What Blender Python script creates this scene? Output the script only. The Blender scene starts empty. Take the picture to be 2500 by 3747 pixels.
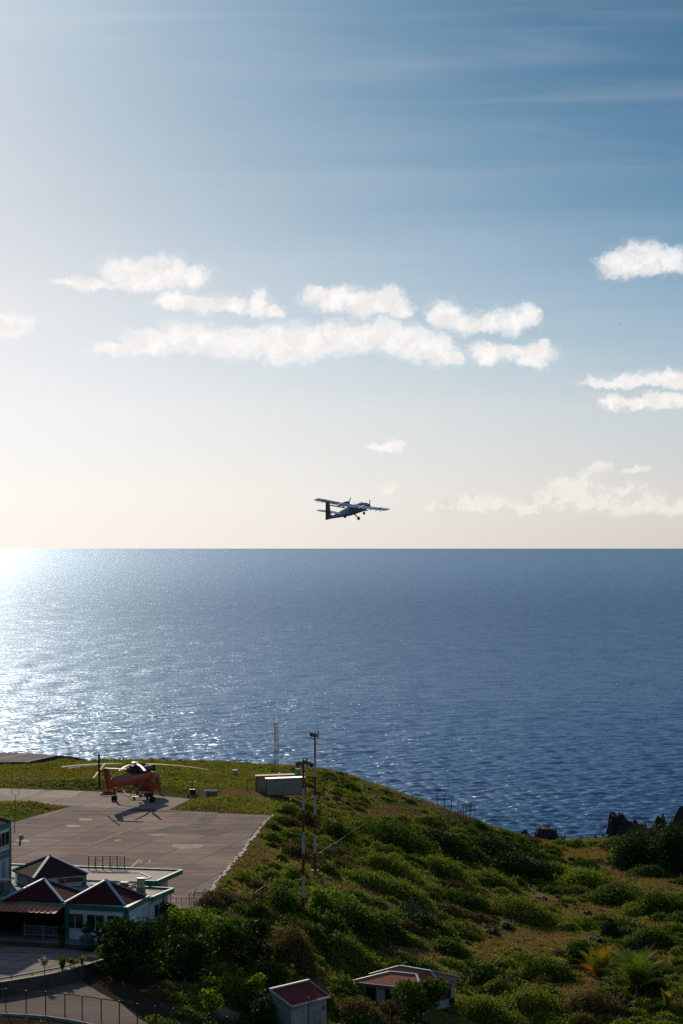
import bpy, math, random
import numpy as np
from mathutils import Vector, Matrix, noise as mnoise
R = math.radians
sc = bpy.context.scene
C = sc.collection
# ------------------------------------------------------------------ camera
HC = 55.5                    # camera height above the sea, metres
FP = 8847.0                  # focal length in photograph pixels (85 mm lens)
CX, HZ = 1250.0, 2007.0      # vanishing column and horizon row in the photograph
cam = bpy.data.cameras.new("camera")
cam.sensor_fit = 'VERTICAL'; cam.sensor_height = 36.0; cam.lens = 85.0
cam.shift_y = (HZ - 1873.5) / 3747.0
cam.clip_start = 0.5; cam.clip_end = 2.0e6
camo = bpy.data.objects.new("camera", cam); C.objects.link(camo)
camo.location = (0, 0, HC); camo.rotation_euler = (R(90), 0, 0)
sc.camera = camo
# ------------------------------------------------------------------ light
SUN_EL, SUN_AZ = 21.5, -13.5       # azimuth from +Y, negative = towards -X
sc.view_settings.view_transform = 'Standard'; sc.view_settings.look = 'None'
sc.view_settings.exposure = 0.0; sc.view_settings.gamma = 1.0
sc.cycles.use_denoising = False
sc.cycles.max_bounces = 6; sc.cycles.transparent_max_bounces = 8
sc.cycles.sample_clamp_indirect = 6.0; sc.cycles.sample_clamp_direct = 6.0
sun = bpy.data.lights.new("sun", 'SUN'); sun.energy = 4.0; sun.angle = R(0.53); sun.color = (1.0, 0.86, 0.68)
suno = bpy.data.objects.new("sun", sun); C.objects.link(suno)
sd = Vector((math.sin(R(SUN_AZ))*math.cos(R(SUN_EL)), math.cos(R(SUN_AZ))*math.cos(R(SUN_EL)), math.sin(R(SUN_EL))))
suno.rotation_euler = sd.to_track_quat('Z', 'Y').to_euler(); suno.location = (0, 0, 300)

class NT:
    """small helper round a node tree"""
    def __init__(s, tree): s.t = tree; s.n = tree.nodes; s.l = tree.links
    def node(s, typ, **kw):
        n = s.n.new(typ)
        for k, v in kw.items(): setattr(n, k, v)
        return n
    def put(s, sock, v):
        if v is None: return
        if hasattr(v, 'is_linked') or isinstance(v, bpy.types.NodeSocket): s.l.new(v, sock)
        else: sock.default_value = v
    def math(s, op, a=None, b=None, c=None, clamp=False):
        n = s.node('ShaderNodeMath', operation=op, use_clamp=clamp)
        for i, v in enumerate((a, b, c)): s.put(n.inputs[i], v)
        return n.outputs[0]
    def vmath(s, op, a=None, b=None, c=None, out=0):
        n = s.node('ShaderNodeVectorMath', operation=op)
        for i, v in enumerate((a, b, c)): s.put(n.inputs[i], v)
        return n.outputs[out]
    def mapr(s, v, a, b, c=0.0, d=1.0, smooth=False):
        n = s.node('ShaderNodeMapRange', interpolation_type='SMOOTHSTEP' if smooth else 'LINEAR')
        s.put(n.inputs[0], v); n.inputs[1].default_value = a; n.inputs[2].default_value = b
        n.inputs[3].default_value = c; n.inputs[4].default_value = d
        return n.outputs[0]
    def mix(s, f, a, b, mode='MIX'):
        n = s.node('ShaderNodeMix', data_type='RGBA', blend_type=mode)
        s.put(n.inputs[0], f)
        for i, v in ((6, a), (7, b)):
            if isinstance(v, (tuple, list)): v = tuple(v)[:3] + (1,)
            s.put(n.inputs[i], v)
        return n.outputs[2]
    def noise(s, vec=None, scale=1.0, detail=3.0, rough=0.5, dist=0.0, out=0):
        n = s.node('ShaderNodeTexNoise')
        s.put(n.inputs['Vector'], vec); n.inputs['Scale'].default_value = scale
        n.inputs['Detail'].default_value = detail; n.inputs['Roughness'].default_value = rough
        n.inputs['Distortion'].default_value = dist
        return n.outputs[out]
    def ramp(s, f, stops):
        n = s.node('ShaderNodeValToRGB'); s.put(n.inputs[0], f)
        cr = n.color_ramp
        while len(cr.elements) < len(stops): cr.elements.new(0.5)
        for e, (p, c) in zip(cr.elements, stops): e.position = p; e.color = tuple(c)[:3] + (1,)
        return n.outputs[0]

# ------------------------------------------------------------------ world: sky with clouds
w = bpy.data.worlds.new("World"); sc.world = w; w.use_nodes = True
w.node_tree.nodes.clear(); N = NT(w.node_tree)
sky = N.node('ShaderNodeTexSky', sky_type='NISHITA'); sky.sun_disc = False
sky.sun_elevation = R(SUN_EL); sky.sun_rotation = R(SUN_AZ)
sky.altitude = 50; sky.air_density = 1.0; sky.dust_density = 0.5; sky.ozone_density = 1.5
tc = N.node('ShaderNodeTexCoord').outputs['Generated']
sep = N.node('ShaderNodeSeparateXYZ'); N.l.new(tc, sep.inputs[0])
ysafe = N.math('MAXIMUM', sep.outputs[1], 0.02)
U = N.math('DIVIDE', sep.outputs[0], ysafe); V = N.math('DIVIDE', sep.outputs[2], ysafe)
front = N.mapr(sep.outputs[1], 0.25, 0.45)
# the hazy cream air near the horizon and the deeper blue higher up
elev = sep.outputs[2]
s02 = N.vmath('MULTIPLY', sky.outputs[0], (.02, .02, .02))      # sky strength
# contrast and tint by elevation: T = T0 * (sky / S0) ** G
zf = N.math('DIVIDE', N.math('MAXIMUM', elev, 0.0), 0.5, clamp=True)
ZS = [0.0, .0132, .0472, .1145, .1985, .2815, .363, .4345, .85]
S0 = [(.60, .39, .17), (.573, .388, .179), (.498, .380, .204), (.383, .343, .236), (.302, .299, .250), (.259, .267, .249), (.233, .243, .242), (.218, .228, .233), (.16, .18, .22)]
T0 = [(.88, .825, .745), (.88, .825, .75), (.88, .845, .79), (.77, .795, .79), (.55, .64, .70), (.36, .48, .575), (.235, .37, .49), (.175, .315, .44), (.25, .42, .63)]
G0 = [(.66, .78, .96), (.66, .78, .96), (.68, .75, .91), (.91, .86, 1.0), (1.8, 1.4, 1.15), (2.3, 1.7, 1.45), (2.7, 1.95, 1.75), (2.8, 2.0, 1.85), (1.0, 1.0, 1.0)]
rS = N.ramp(zf, list(zip(ZS, S0))); rT = N.ramp(zf, list(zip(ZS, T0)))
rG = N.vmath('MULTIPLY', N.ramp(zf, list(zip(ZS, [tuple(q/4 for q in g) for g in G0]))), (4, 4, 4))
nrm = N.vmath('DIVIDE', s02, rS)
sa = N.node('ShaderNodeSeparateXYZ'); N.l.new(nrm, sa.inputs[0])
sb = N.node('ShaderNodeSeparateXYZ'); N.l.new(rG, sb.inputs[0])
pw = N.node('ShaderNodeCombineXYZ')
for i in range(3): N.l.new(N.math('POWER', N.math('MAXIMUM', N.math('MINIMUM', sa.outputs[i], 4.0), .43), sb.outputs[i]), pw.inputs[i])
skyc = N.vmath('MINIMUM', N.vmath('MULTIPLY', pw.outputs[0], rT), (4.0, 3.8, 3.5))
# aureole round the sun in thin humid air
sdot = N.math('MAXIMUM', N.vmath('DOT_PRODUCT', N.vmath('NORMALIZE', tc), tuple(sd), out=1), 0.0)
glow = N.vmath('SCALE', (.44, .41, .37)); N.l.new(N.math('ADD', N.math('MULTIPLY', N.math('POWER', sdot, 60.0), .8), N.math('MULTIPLY', N.math('POWER', sdot, 16.0), .12)), glow.node.inputs['Scale'])
skyc = N.vmath('ADD', skyc, glow)
uv = N.node('ShaderNodeCombineXYZ'); N.l.new(U, uv.inputs[0]); N.l.new(V, uv.inputs[1])

def blobs(lst, warp):
    """soft union of ellipses in (azimuth, elevation) tangent space, edges broken by noise"""
    acc = None
    for (px, py, rx, ry) in lst:
        cu, cv = (px-CX)/FP, (HZ-py)/FP; a, b = rx/FP, ry/FP
        v = N.vmath('MULTIPLY_ADD', warp, (1/a, 1/b, 0), (-cu/a, -cv/b, 0))
        l = N.vmath('DOT_PRODUCT', v, v, out=1)
        if acc is None: acc = l
        else:
            acc = N.math('SMOOTH_MIN', acc, l, 0.5)
    return acc
nz1 = N.noise(uv.outputs[0], 50.0, 2.0, 0.5, out=1)
nz2 = N.noise(uv.outputs[0], 150.0, 7.0, 0.68, out=1)
wv = N.vmath('MULTIPLY_ADD', N.vmath('SUBTRACT', nz1, (.5, .5, .5)), (0.006, 0.004, 0), uv.outputs[0])
wv = N.vmath('MULTIPLY_ADD', N.vmath('SUBTRACT', nz2, (.5, .5, .5)), (0.013, 0.010, 0), wv)
B1 = [(440,985,70,40),(520,1000,80,48),(620,1000,90,52),(700,1010,60,45),(560,1040,130,28),
 (330,1040,90,22),(240,1035,50,14),
 (640,1105,70,36),(740,1115,90,32),(850,1115,70,28),(940,1105,40,42),(990,1140,45,22),
 (1170,1080,60,36),(1230,1095,90,48),(1330,1110,90,46),(1410,1105,80,50),(1460,1135,50,24),
 (430,1275,90,22),(540,1255,90,42),(700,1235,130,48),(860,1255,120,55),(1000,1250,120,62),(1130,1255,130,58),(1270,1240,120,62),(1400,1225,110,62),(1500,1250,90,60),(1590,1270,80,52),(1640,1300,50,28),(1040,1300,60,34),
 (1630,1150,65,48),(1710,1185,70,36),(1800,1180,50,34),(1880,1175,70,48),(1935,1150,36,44),
 (1790,1290,80,36),(1860,1295,60,26),(1960,1300,70,36),(1985,1280,34,38),
 (2270,960,75,50),(2360,940,90,52),(2450,950,70,50),(2300,985,90,30),
 (50,1195,75,40),(0,1195,60,44),
 (2210,1405,80,20),(2310,1395,90,26),(2440,1390,110,32),
 (2240,1472,50,24),(2330,1475,90,20),(2440,1468,110,25),
 (1390,1632,50,12),(1440,1630,34,22)]
d1 = blobs(B1, wv)
ero = N.math('MULTIPLY', N.math('SUBTRACT', N.noise(wv, 170.0, 6.0, 0.7), 0.5), 2.3)
d1e = N.math('ADD', d1, ero)
m1 = N.mapr(d1e, 1.8, -0.1, 0, 1, smooth=True)
wisp = N.math('MULTIPLY', N.mapr(d1, 3.0, 0.8, 0, 1, smooth=True), N.mapr(N.noise(N.vmath('MULTIPLY', wv, (1.0, 2.2, 1)), 60.0, 6.0, 0.7), .46, .72, 0, .6))
m1 = N.math('MAXIMUM', m1, wisp)
# faint towering cumulus close to the horizon
B2 = [(2060,1780,80,50),(2150,1770,60,55),(2040,1830,90,50),(2250,1830,110,55),(2380,1830,110,45),(2480,1850,90,40),(2200,1720,45,40),(2330,1718,60,14),
 (1620,1850,70,25),(1720,1840,80,32),(1840,1840,80,34),(1930,1860,70,22),(2150,1825,130,55),(2310,1800,90,48),(1420,1790,55,28)]
d2 = blobs(B2, wv)
m2 = N.mapr(N.math('ADD', d2, N.math('MULTIPLY', ero, .6)), 1.45, 0.25, 0, 1, smooth=True)
# thin high streaks
uvs = uv.outputs[0]
strk = N.vmath('MULTIPLY', uvs, (4.0, 62.0, 1.0))
s1 = N.mapr(N.noise(strk, 1.0, 5.0, 0.55, 0.6), 0.38, 0.85, 0, 1, smooth=True)
s2 = N.mapr(N.noise(N.vmath('MULTIPLY', uvs, (2.6, 16.0, 1.0)), 1.0, 2.0, 0.5), 0.30, 0.66, 0, 1, smooth=True)
vis = N.math('MULTIPLY', front, N.mapr(elev, 0.02, 0.07))
ms = N.math('MULTIPLY', N.math('MULTIPLY', s1, s2), N.math('MULTIPLY', vis, 0.24))
skyc = N.mix(ms, skyc, (0.80, 0.78, 0.78))
# cloud body: white where sunlight soaks through, slightly warm grey in the thick middle
shade = N.noise(wv, 110.0, 5.0, 0.6)
rel = N.math('SUBTRACT', N.noise(wv, 75.0, 4.0, 0.6), N.noise(N.vmath('ADD', wv, (-.0035, .0040, 0)), 75.0, 4.0, 0.6))   # side turned to the sun
thick = N.mapr(d1, 1.0, 0.1, 0.1, 1, smooth=True)
ccol = N.mix(N.math('MULTIPLY', thick, N.mapr(rel, 0.10, -0.10, 0, 0.9)), (1.02, 0.985, 0.955), (0.89, 0.85, 0.83))
skyc = N.mix(N.math('MULTIPLY', N.math('MULTIPLY', m1, front), 0.95), skyc, ccol)
c2 = N.mix(N.mapr(N.math('ADD', N.math('MULTIPLY', d2, 0.5), N.math('MULTIPLY', rel, 7.0)), 1.0, -0.2, 0, 1, smooth=True), (0.76, 0.72, 0.68), (0.93, 0.89, 0.83))
skyc = N.mix(N.math('MULTIPLY', N.math('MULTIPLY', m2, front), 0.7), skyc, c2)
bg = N.node('ShaderNodeBackground'); bg.inputs[1].default_value = 1.0
N.l.new(skyc, bg.inputs[0])
wo = N.node('ShaderNodeOutputWorld'); N.l.new(bg.outputs[0], wo.inputs[0])
w.cycles.sampling_method = 'MANUAL'; w.cycles.sample_map_resolution = 512

# ------------------------------------------------------------------ helpers: geometry from the photograph
def at(px, py, z):
    """point at height z seen at photograph pixel (px, py)"""
    D = (HC - z) * FP / (py - HZ)
    return Vector(((px - CX) / FP * D, D, z))
def atD(px, py, D):
    return Vector(((px - CX) / FP * D, D, HC - (py - HZ) / FP * D))

# ------------------------------------------------------------------ materials
MATS = {}
def mat(name, col, rough=0.7, metal=0.0, var=0.15, scale=3.0, bump=0.0, bscale=12.0, col2=None, spec=0.5):
    if name in MATS: return MATS[name]
    m = bpy.data.materials.new(name); m.use_nodes = True; m.node_tree.nodes.clear(); n = NT(m.node_tree)
    p = n.node('ShaderNodeBsdfPrincipled'); o = n.node('ShaderNodeOutputMaterial'); n.l.new(p.outputs[0], o.inputs[0])
    tcn = n.node('ShaderNodeTexCoord').outputs['Object']
    c2 = col2 if col2 else tuple(max(0, c * (1 - 2.2 * var)) for c in col)
    f = n.mapr(n.noise(tcn, scale, 6.0, 0.6), 0.32, 0.68)
    n.l.new(n.mix(f, col, c2), p.inputs['Base Color'])
    p.inputs['Roughness'].default_value = rough; p.inputs['Metallic'].default_value = metal
    p.inputs['Specular IOR Level'].default_value = spec
    if bump:
        b = n.node('ShaderNodeBump'); b.inputs['Strength'].default_value = bump; b.inputs['Distance'].default_value = 0.05
        n.l.new(n.noise(tcn, bscale, 4.0, 0.6), b.inputs['Height']); n.l.new(b.outputs[0], p.inputs['Normal'])
    MATS[name] = m
    return m
def leafmat(name, c1, c2, c3, trans=0.45, rough=0.75, spec=0.06):
    if name in MATS: return MATS[name]
    m = bpy.data.materials.new(name); m.use_nodes = True; m.node_tree.nodes.clear(); n = NT(m.node_tree)
    g = n.node('ShaderNodeNewGeometry')
    col = n.ramp(g.outputs['Random Per Island'], [(0.0, c1), (0.5, c2), (0.93, c2), (1.0, c3)])
    p = n.node('ShaderNodeBsdfPrincipled'); n.l.new(col, p.inputs['Base Color'])
    p.inputs['Roughness'].default_value = rough; p.inputs['Specular IOR Level'].default_value = spec
    t = n.node('ShaderNodeBsdfTranslucent'); n.l.new(n.mix(1.0, col, (1.0, 1.12, 0.40), 'MULTIPLY'), t.inputs[0])
    mx = n.node('ShaderNodeMixShader'); mx.inputs[0].default_value = trans
    n.l.new(p.outputs[0], mx.inputs[1]); n.l.new(t.outputs[0], mx.inputs[2])
    o = n.node('ShaderNodeOutputMaterial'); n.l.new(mx.outputs[0], o.inputs[0])
    MATS[name] = m
    return m
white = mat('white_paint', (.62, .62, .62), .6, var=.08, scale=1.2)
wallw = mat('wall_white', (.60, .68, .74), .85, var=.07, scale=.9, bump=.1)
green = mat('green_trim', (.012, .17, .11), .6, var=.1)
roofdk = mat('roof_dark_red', (.085, .018, .018), .85, var=.15, scale=2)
hipblue = mat('ridge_cap', (.33, .43, .52), .6, var=.12, scale=4)
steel = mat('dark_steel', (.03, .035, .04), .55, var=.1)
galv = mat('galvanised', (.25, .26, .27), .45, .6, var=.15)
glass = mat('dark_glass', (.012, .014, .018), .08, 0, var=.2, scale=1, spec=.6)
rubber = mat('rubber', (.012, .012, .012), .8)
redp = mat('red_paint', (.22, .014, .014), .5, var=.1)
orange = mat('orange_paint', (.52, .065, .018), .5, var=.18, scale=1.5)
black = mat('black_parts', (.012, .012, .013), .6)
conc = mat('concrete', (.30, .25, .22), .9, var=.15, scale=1.5, bump=.3)
concd = mat('dark_concrete', (.12, .10, .09), .9, var=.2, scale=1.2, bump=.4)
bark = mat('bark', (.10, .07, .05), .9, var=.2, scale=4)
stone = mat('stone_face', (.10, .085, .07), .95, var=.25, scale=1.5, bump=.8, bscale=3)

# ------------------------------------------------------------------ mesh collector
class MB:
    def __init__(s): s.v = []; s.f = []
    def add(s, vs, fs):
        k = len(s.v); s.v += [Vector(v) for v in vs]; s.f += [[i + k for i in f] for f in fs]; return s
    def box(s, c, size, rot=None, taper=1.0):
        x, y, z = (q / 2 for q in size)
        vs = [Vector((sx*x*(taper if sz > 0 else 1), sy*y*(taper if sz > 0 else 1), sz*z)) for sz in (-1, 1) for sy in (-1, 1) for sx in (-1, 1)]
        if rot is not None:
            if isinstance(rot, (int, float)): rot = Matrix.Rotation(rot, 3, 'Z')
            vs = [rot @ v for v in vs]
        c = Vector(c)
        return s.add([v + c for v in vs], [(0,2,3,1),(4,5,7,6),(0,1,5,4),(2,6,7,3),(0,4,6,2),(1,3,7,5)])
    def bar(s, a, b, w=0.1, h=None, up=(0, 0, 1)):
        """rectangular bar from a to b"""
        a, b = Vector(a), Vector(b); h = h or w
        d = (b - a); L = d.length
        if L < 1e-6: return s
        d.normalize(); u = Vector(up)
        if abs(d.dot(u)) > .98: u = Vector((0, 1, 0))
        x = d.cross(u).normalized(); y = x.cross(d)
        vs = [p + x*sx*w/2 + y*sy*h/2 for p in (a, b) for sy in (-1, 1) for sx in (-1, 1)]
        return s.add(vs, [(0,1,3,2),(4,6,7,5),(0,4,5,1),(2,3,7,6),(0,2,6,4),(1,5,7,3)])
    def tube(s, pts, r, n=8, cap=True):
        """round tube through pts; r is one radius or one for each point"""
        pts = [Vector(p) for p in pts]; rs = r if isinstance(r, (list, tuple)) else [r]*len(pts)
        k = len(s.v); u = None
        for i, p in enumerate(pts):
            d = (pts[min(i+1, len(pts)-1)] - pts[max(i-1, 0)]).normalized()
            if u is None: u = d.orthogonal().normalized()
            else: u = (u - d*u.dot(d)).normalized()
            w_ = d.cross(u)
            for j in range(n):
                a = 2*math.pi*j/n
                s.v.append(p + (u*math.cos(a) + w_*math.sin(a))*rs[i])
        for i in range(len(pts)-1):
            for j in range(n):
                s.f.append([k+i*n+j, k+i*n+(j+1) % n, k+(i+1)*n+(j+1) % n, k+(i+1)*n+j])
        if cap:
            s.f.append([k+j for j in range(n)][::-1]); s.f.append([k+(len(pts)-1)*n+j for j in range(n)])
        return s
    def prism(s, poly, z0, z1):
        """vertical prism on a footprint (list of x, y)"""
        n = len(poly); k = len(s.v)
        ar = sum(poly[i][0]*poly[(i+1) % n][1]-poly[(i+1) % n][0]*poly[i][1] for i in range(n))
        if ar < 0: poly = list(poly)[::-1]
        for z in (z0, z1):
            for p in poly: s.v.append(Vector((p[0], p[1], z)))
        s.f.append([k+i for i in range(n)][::-1]); s.f.append([k+n+i for i in range(n)])
        for i in range(n):
            j = (i+1) % n; s.f.append([k+i, k+j, k+n+j, k+n+i])
        return s
    def loft(s, rings, cap=True):
        """closed rings of equal length joined in order"""
        n = len(rings[0]); k = len(s.v)
        for r_ in rings: s.v += [Vector(p) for p in r_]
        for i in range(len(rings)-1):
            for j in range(n):
                s.f.append([k+i*n+j, k+i*n+(j+1) % n, k+(i+1)*n+(j+1) % n, k+(i+1)*n+j])
        if cap:
            s.f.append([k+j for j in range(n)][::-1]); s.f.append([k+(len(rings)-1)*n+j for j in range(n)])
        return s
    def quad(s, a, b, c, d): return s.add([a, b, c, d], [(0, 1, 2, 3)])
    def build(s, name, material, parent=None, smooth=False, origin=None, bevel=0.0):
        me = bpy.data.meshes.new(name)
        o0 = Vector(origin) if origin is not None else Vector((0, 0, 0))
        me.from_pydata([tuple(v - o0) for v in s.v], [], s.f); me.update()
        if smooth:
            me.polygons.foreach_set('use_smooth', [True]*len(me.polygons))
        me.materials.append(material)
        o = bpy.data.objects.new(name, me); C.objects.link(o); o.location = o0
        if parent is not None: o.parent = parent
        if bevel:
            b = o.modifiers.new('bevel', 'BEVEL'); b.width = bevel; b.segments = 2
        return o
def tag(o, label=None, cat=None, group=None, kind=None):
    if label: o['label'] = label
    if cat: o['category'] = cat
    if group: o['group'] = group
    if kind: o['kind'] = kind
    return o
def empty(name, loc, rz=0.0, label=None, cat=None, group=None):
    o = bpy.data.objects.new(name, None); C.objects.link(o); o.location = loc; o.rotation_euler = (0, 0, rz)
    o.empty_display_size = 0.3
    return tag(o, label, cat, group)
def copy_tree(o, parent=None):
    c = o.copy(); C.objects.link(c)
    if parent is not None: c.parent = parent
    for ch in list(o.children): copy_tree(ch, c)
    return c
def npmesh(name, verts, faces, material, smooth=False):
    """mesh from numpy arrays; faces is (n, k) with one k"""
    me = bpy.data.meshes.new(name); n, k = faces.shape
    me.vertices.add(len(verts)); me.vertices.foreach_set('co', verts.astype(np.float32).ravel())
    me.loops.add(n*k); me.loops.foreach_set('vertex_index', faces.astype(np.int32).ravel())
    me.polygons.add(n); me.polygons.foreach_set('loop_start', np.arange(0, n*k, k, dtype=np.int32))
    if smooth: me.polygons.foreach_set('use_smooth', np.ones(n, dtype=bool))
    me.update(calc_edges=True); me.validate()
    me.materials.append(material)
    return me
def link(name, me, parent=None, loc=(0, 0, 0)):
    o = bpy.data.objects.new(name, me); C.objects.link(o); o.location = loc
    if parent is not None: o.parent = parent
    return o
rng = np.random.default_rng(7)
def vnoise(x, y, seed=0):
    """value noise on numpy arrays, about -1..1"""
    xi = np.floor(x).astype(np.int64); yi = np.floor(y).astype(np.int64); xf = x-xi; yf = y-yi
    def h(a, b):
        n = (a*374761393 + b*668265263 + seed*974634777) & 0xffffffff
        n = ((n ^ (n >> 13))*1274126177) & 0xffffffff
        return ((n ^ (n >> 16)) & 0xffff)/32767.5-1
    u = xf*xf*(3-2*xf); v = yf*yf*(3-2*yf)
    return (h(xi, yi)*(1-u)+h(xi+1, yi)*u)*(1-v)+(h(xi, yi+1)*(1-u)+h(xi+1, yi+1)*u)*v
def fbm(x, y, o=4, seed=0):
    t = 0; a = 1.0; s_ = 0
    for i in range(o): t = t+a*vnoise(x*2**i+17.3*i, y*2**i-9.1*i, seed+i); s_ += a; a *= .5
    return t/s_

# ------------------------------------------------------------------ sea
def make_sea():
    m = bpy.data.materials.new('sea_water'); m.use_nodes = True; m.node_tree.nodes.clear(); n = NT(m.node_tree)
    pos = n.node('ShaderNodeNewGeometry')
    P = pos.outputs['Position']
    p = n.node('ShaderNodeBsdfGlossy'); p.inputs['Color'].default_value = (.66, .82, 1.0, 1); p.inputs['Roughness'].default_value = .21
    df = n.node('ShaderNodeBsdfDiffuse'); df.inputs['Color'].default_value = (.004, .047, .132, 1)
    fr = n.node('ShaderNodeFresnel'); fr.inputs['IOR'].default_value = 1.33
    # small ripples as slopes: x and y slopes from two channels of a noise
    a = n.vmath('SUBTRACT', n.noise(n.vmath('MULTIPLY', P, (.55, 1.0, 1)), 1.3, 3.0, .62, out=1), (.5, .5, .5))
    b = n.vmath('SUBTRACT', n.noise(n.vmath('MULTIPLY', P, (.35, .8, 1)), 0.28, 3.0, .6, out=1), (.5, .5, .5))
    # wind patches
    wp = n.mapr(n.noise(n.vmath('MULTIPLY', P, (.030, .008, 1)), 1.0, 8.0, .75), .3, .7, .35, 1.75)
    b2 = n.vmath('SUBTRACT', n.noise(n.vmath('MULTIPLY', P, (.10, .035, 1)), 1.0, 5.0, .75, out=1), (.5, .5, .5))
    a = n.vmath('ADD', a, n.vmath('ADD', n.vmath('MULTIPLY', b, (.35, .35, 0)), n.vmath('MULTIPLY', b2, (.14, .30, 0))))
    tail = n.math('ADD', n.math('MULTIPLY', n.vmath('DOT_PRODUCT', a, a, out=1), 10.0), .85)   # a few much steeper facets
    sl = n.vmath('MULTIPLY', a, (1, 1, 0)); sl = n.vmath('SCALE', sl); n.l.new(tail, sl.node.inputs['Scale'])
    sl = n.vmath('SCALE', sl); n.l.new(wp, sl.node.inputs['Scale'])
    nn = n.vmath('NORMALIZE', n.vmath('ADD', pos.outputs['Normal'], sl))
    n.l.new(nn, p.inputs['Normal'])
    fm_ = n.math('MINIMUM', n.math('MULTIPLY', fr.outputs[0], .85), .31)      # a rough sea never mirrors fully at grazing angles
    fm_ = n.math('ADD', fm_, n.mapr(fr.outputs[0], .84, .99, 0, .16, smooth=True))
    mx = n.node('ShaderNodeMixShader'); n.l.new(fm_, mx.inputs[0]); n.l.new(df.outputs[0], mx.inputs[1]); n.l.new(p.outputs[0], mx.inputs[2])
    o = n.node('ShaderNodeOutputMaterial'); n.l.new(mx.outputs[0], o.inputs[0])
    # rows dense near the shore, ever longer to the horizon
    pyr = np.concatenate([np.arange(1235, 560, -1.6), np.arange(560, 150, -2.1), np.arange(150, 8, -1.2), [6, 4, 2.5, 1.5, .8, .4]])
    Dr = HC*FP/pyr
    u0 = np.linspace(-.165, .165, 1150)
    side = .165+np.cumsum(np.linspace(.001, .03, 60))
    u = np.concatenate([-side[::-1], u0, side])
    Y = np.repeat(Dr[:, None], len(u), 1); X = u[None, :]*Y
    rs = np.gradient(Dr)[:, None]            # spacing between rows
    Z = np.zeros_like(X); r_ = np.random.default_rng(3)
    for i in range(46):
        lam = 1.3*(1.08**i)                  # 1.3 m to 41 m
        th = R(90+8) + r_.normal(0, .8)     # waves run towards the shore, crests near level in the picture
        k = 2*math.pi/lam
        slope = .085*(1 if lam < 3.6 else (3.6/lam)**1.45)
        amp = slope/k
        fade = np.clip((lam/np.maximum(rs, .01)-1.8)/2.0, 0, 1)
        ph = r_.uniform(0, 6.28)
        ps = k*(X*math.cos(th)+Y*math.sin(th))+ph + 1.3*vnoise(X/(lam*5)+i, Y/(lam*5), i)
        Z += amp*fade*(np.sin(ps)+.22*np.cos(2*ps))*(1+.45*vnoise(X/(lam*3.1), Y/(lam*3.1)+i*3, 50+i))
    fade_sh = np.clip((Dr-430)/40, .35, 1)[:, None]
    Z *= fade_sh
    nr, nc = X.shape
    V_ = np.stack([X, Y, Z], -1).reshape(-1, 3)
    i0 = (np.arange(nr-1)[:, None]*nc+np.arange(nc-1)[None, :]).ravel()
    F_ = np.stack([i0, i0+1, i0+nc+1, i0+nc], 1)
    o = link('sea', npmesh('sea', V_, F_, m, smooth=True)); tag(o, kind='structure')
make_sea()

# ------------------------------------------------------------------ terrain
ZA = 18.0
# points read from the photograph: pixel column, pixel row, height of the ground there
CP = [(0,2790,18),(-600,2790,18),(300,2790,18),(500,2779,18.3),(750,2785,18),(950,2797,17.6),(1100,2805,17.2),(1250,2832,16.2),(1350,2864,15.3),
(1430,2887,14.6),(1520,2917,13.6),(1600,2947,12.6),(1680,2977,11.5),(1740,3002,10.4),(1800,3026,9),(1880,3058,6.6),(1950,3078,4.6),(2050,3084,3.4),
(2150,3082,3),(2250,3086,3),(2400,3120,3.5),(2480,3215,3.8),(2300,3180,3.6),(2150,3130,3.5),(2480,3060,4),(2900,3060,5),(2900,3300,6),(2900,3600,7),
(1500,3015,11.3),(1650,3040,9.6),(1400,3000,13),(1250,2950,15.2),(1150,2960,16.4),(1050,2930,17.4),(1000,2915,18),(1250,3100,14.3),(1155,3185,17),
(1100,3100,17.2),(1000,3100,17.2),(900,3250,17.0),(800,3350,17.2),(1040,3010,17.3),(850,3300,17.2),
(1300,3200,14.2),(1500,3150,12.6),(1700,3130,9.4),(1900,3150,6.6),(2000,3200,5.8),(1000,3300,16.8),(1200,3250,15.6),
(1480,3747,10),(1480,3665,10.3),(1480,3550,11),(1480,3400,11.8),(1480,3250,12.4),(1100,3370,16.8),(1100,3450,15.6),(1100,3550,14.2),(1100,3650,13),(1100,3765,11.8),
(1300,3300,14.3),(1300,3400,13.6),(1300,3560,12),(1300,3740,10.8),(1700,3747,8.8),(1700,3640,9),(1700,3460,8.9),(1700,3300,9),(1900,3300,6.8),
(2000,3740,8),(2000,3592,7.6),(2000,3400,6.8),(2300,3740,7.8),(2300,3600,7.4),(2300,3400,6.2),(2300,3320,5.4),(2480,3400,5.8),(2480,3600,7.2),(2480,3747,7.8),
(900,3450,16.2),(900,3550,15),(900,3650,13.8),(900,3747,12.9),(700,3450,17),(700,3560,15.9),(700,3650,15.3),(700,3747,14.9),(800,3600,14.9),
(650,3400,17.4),(600,3640,15.9),(500,3600,16.3),(450,3560,16.9),(400,3540,17.1),(560,3400,17.6),
(-500,3000,18),(-500,3300,18),(-800,3500,17.5),(-500,3690,16.6),(0,3700,16.6),(300,3720,16.5),(480,3720,15.9),(720,3330,17.7),(620,3330,17.9)]
cp = np.array([[*at(a, b, c)] for a, b, c in CP])
YN = 186.0
cpn = []
for X_ in (-60, -40, -20, 0, 20, 40, 60):          # the hillside the camera stands on
    for Y_ in (10, 50, 90, 130, 160):
        zb = np.interp(X_, [-25, -8, 20], [16.0, 12, 8])
        cpn.append((X_, Y_, zb+(53-zb)*((YN-Y_)/YN)**1.8))
cp = np.vstack([cp, np.array(cpn)])
SXY = np.array([1.0, .45])                         # the view is foreshortened: weigh depth less
def _phi(d): return d
_A = cp[:, :2]*SXY
_d = np.linalg.norm(_A[:, None]-_A[None], axis=2)
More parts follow.
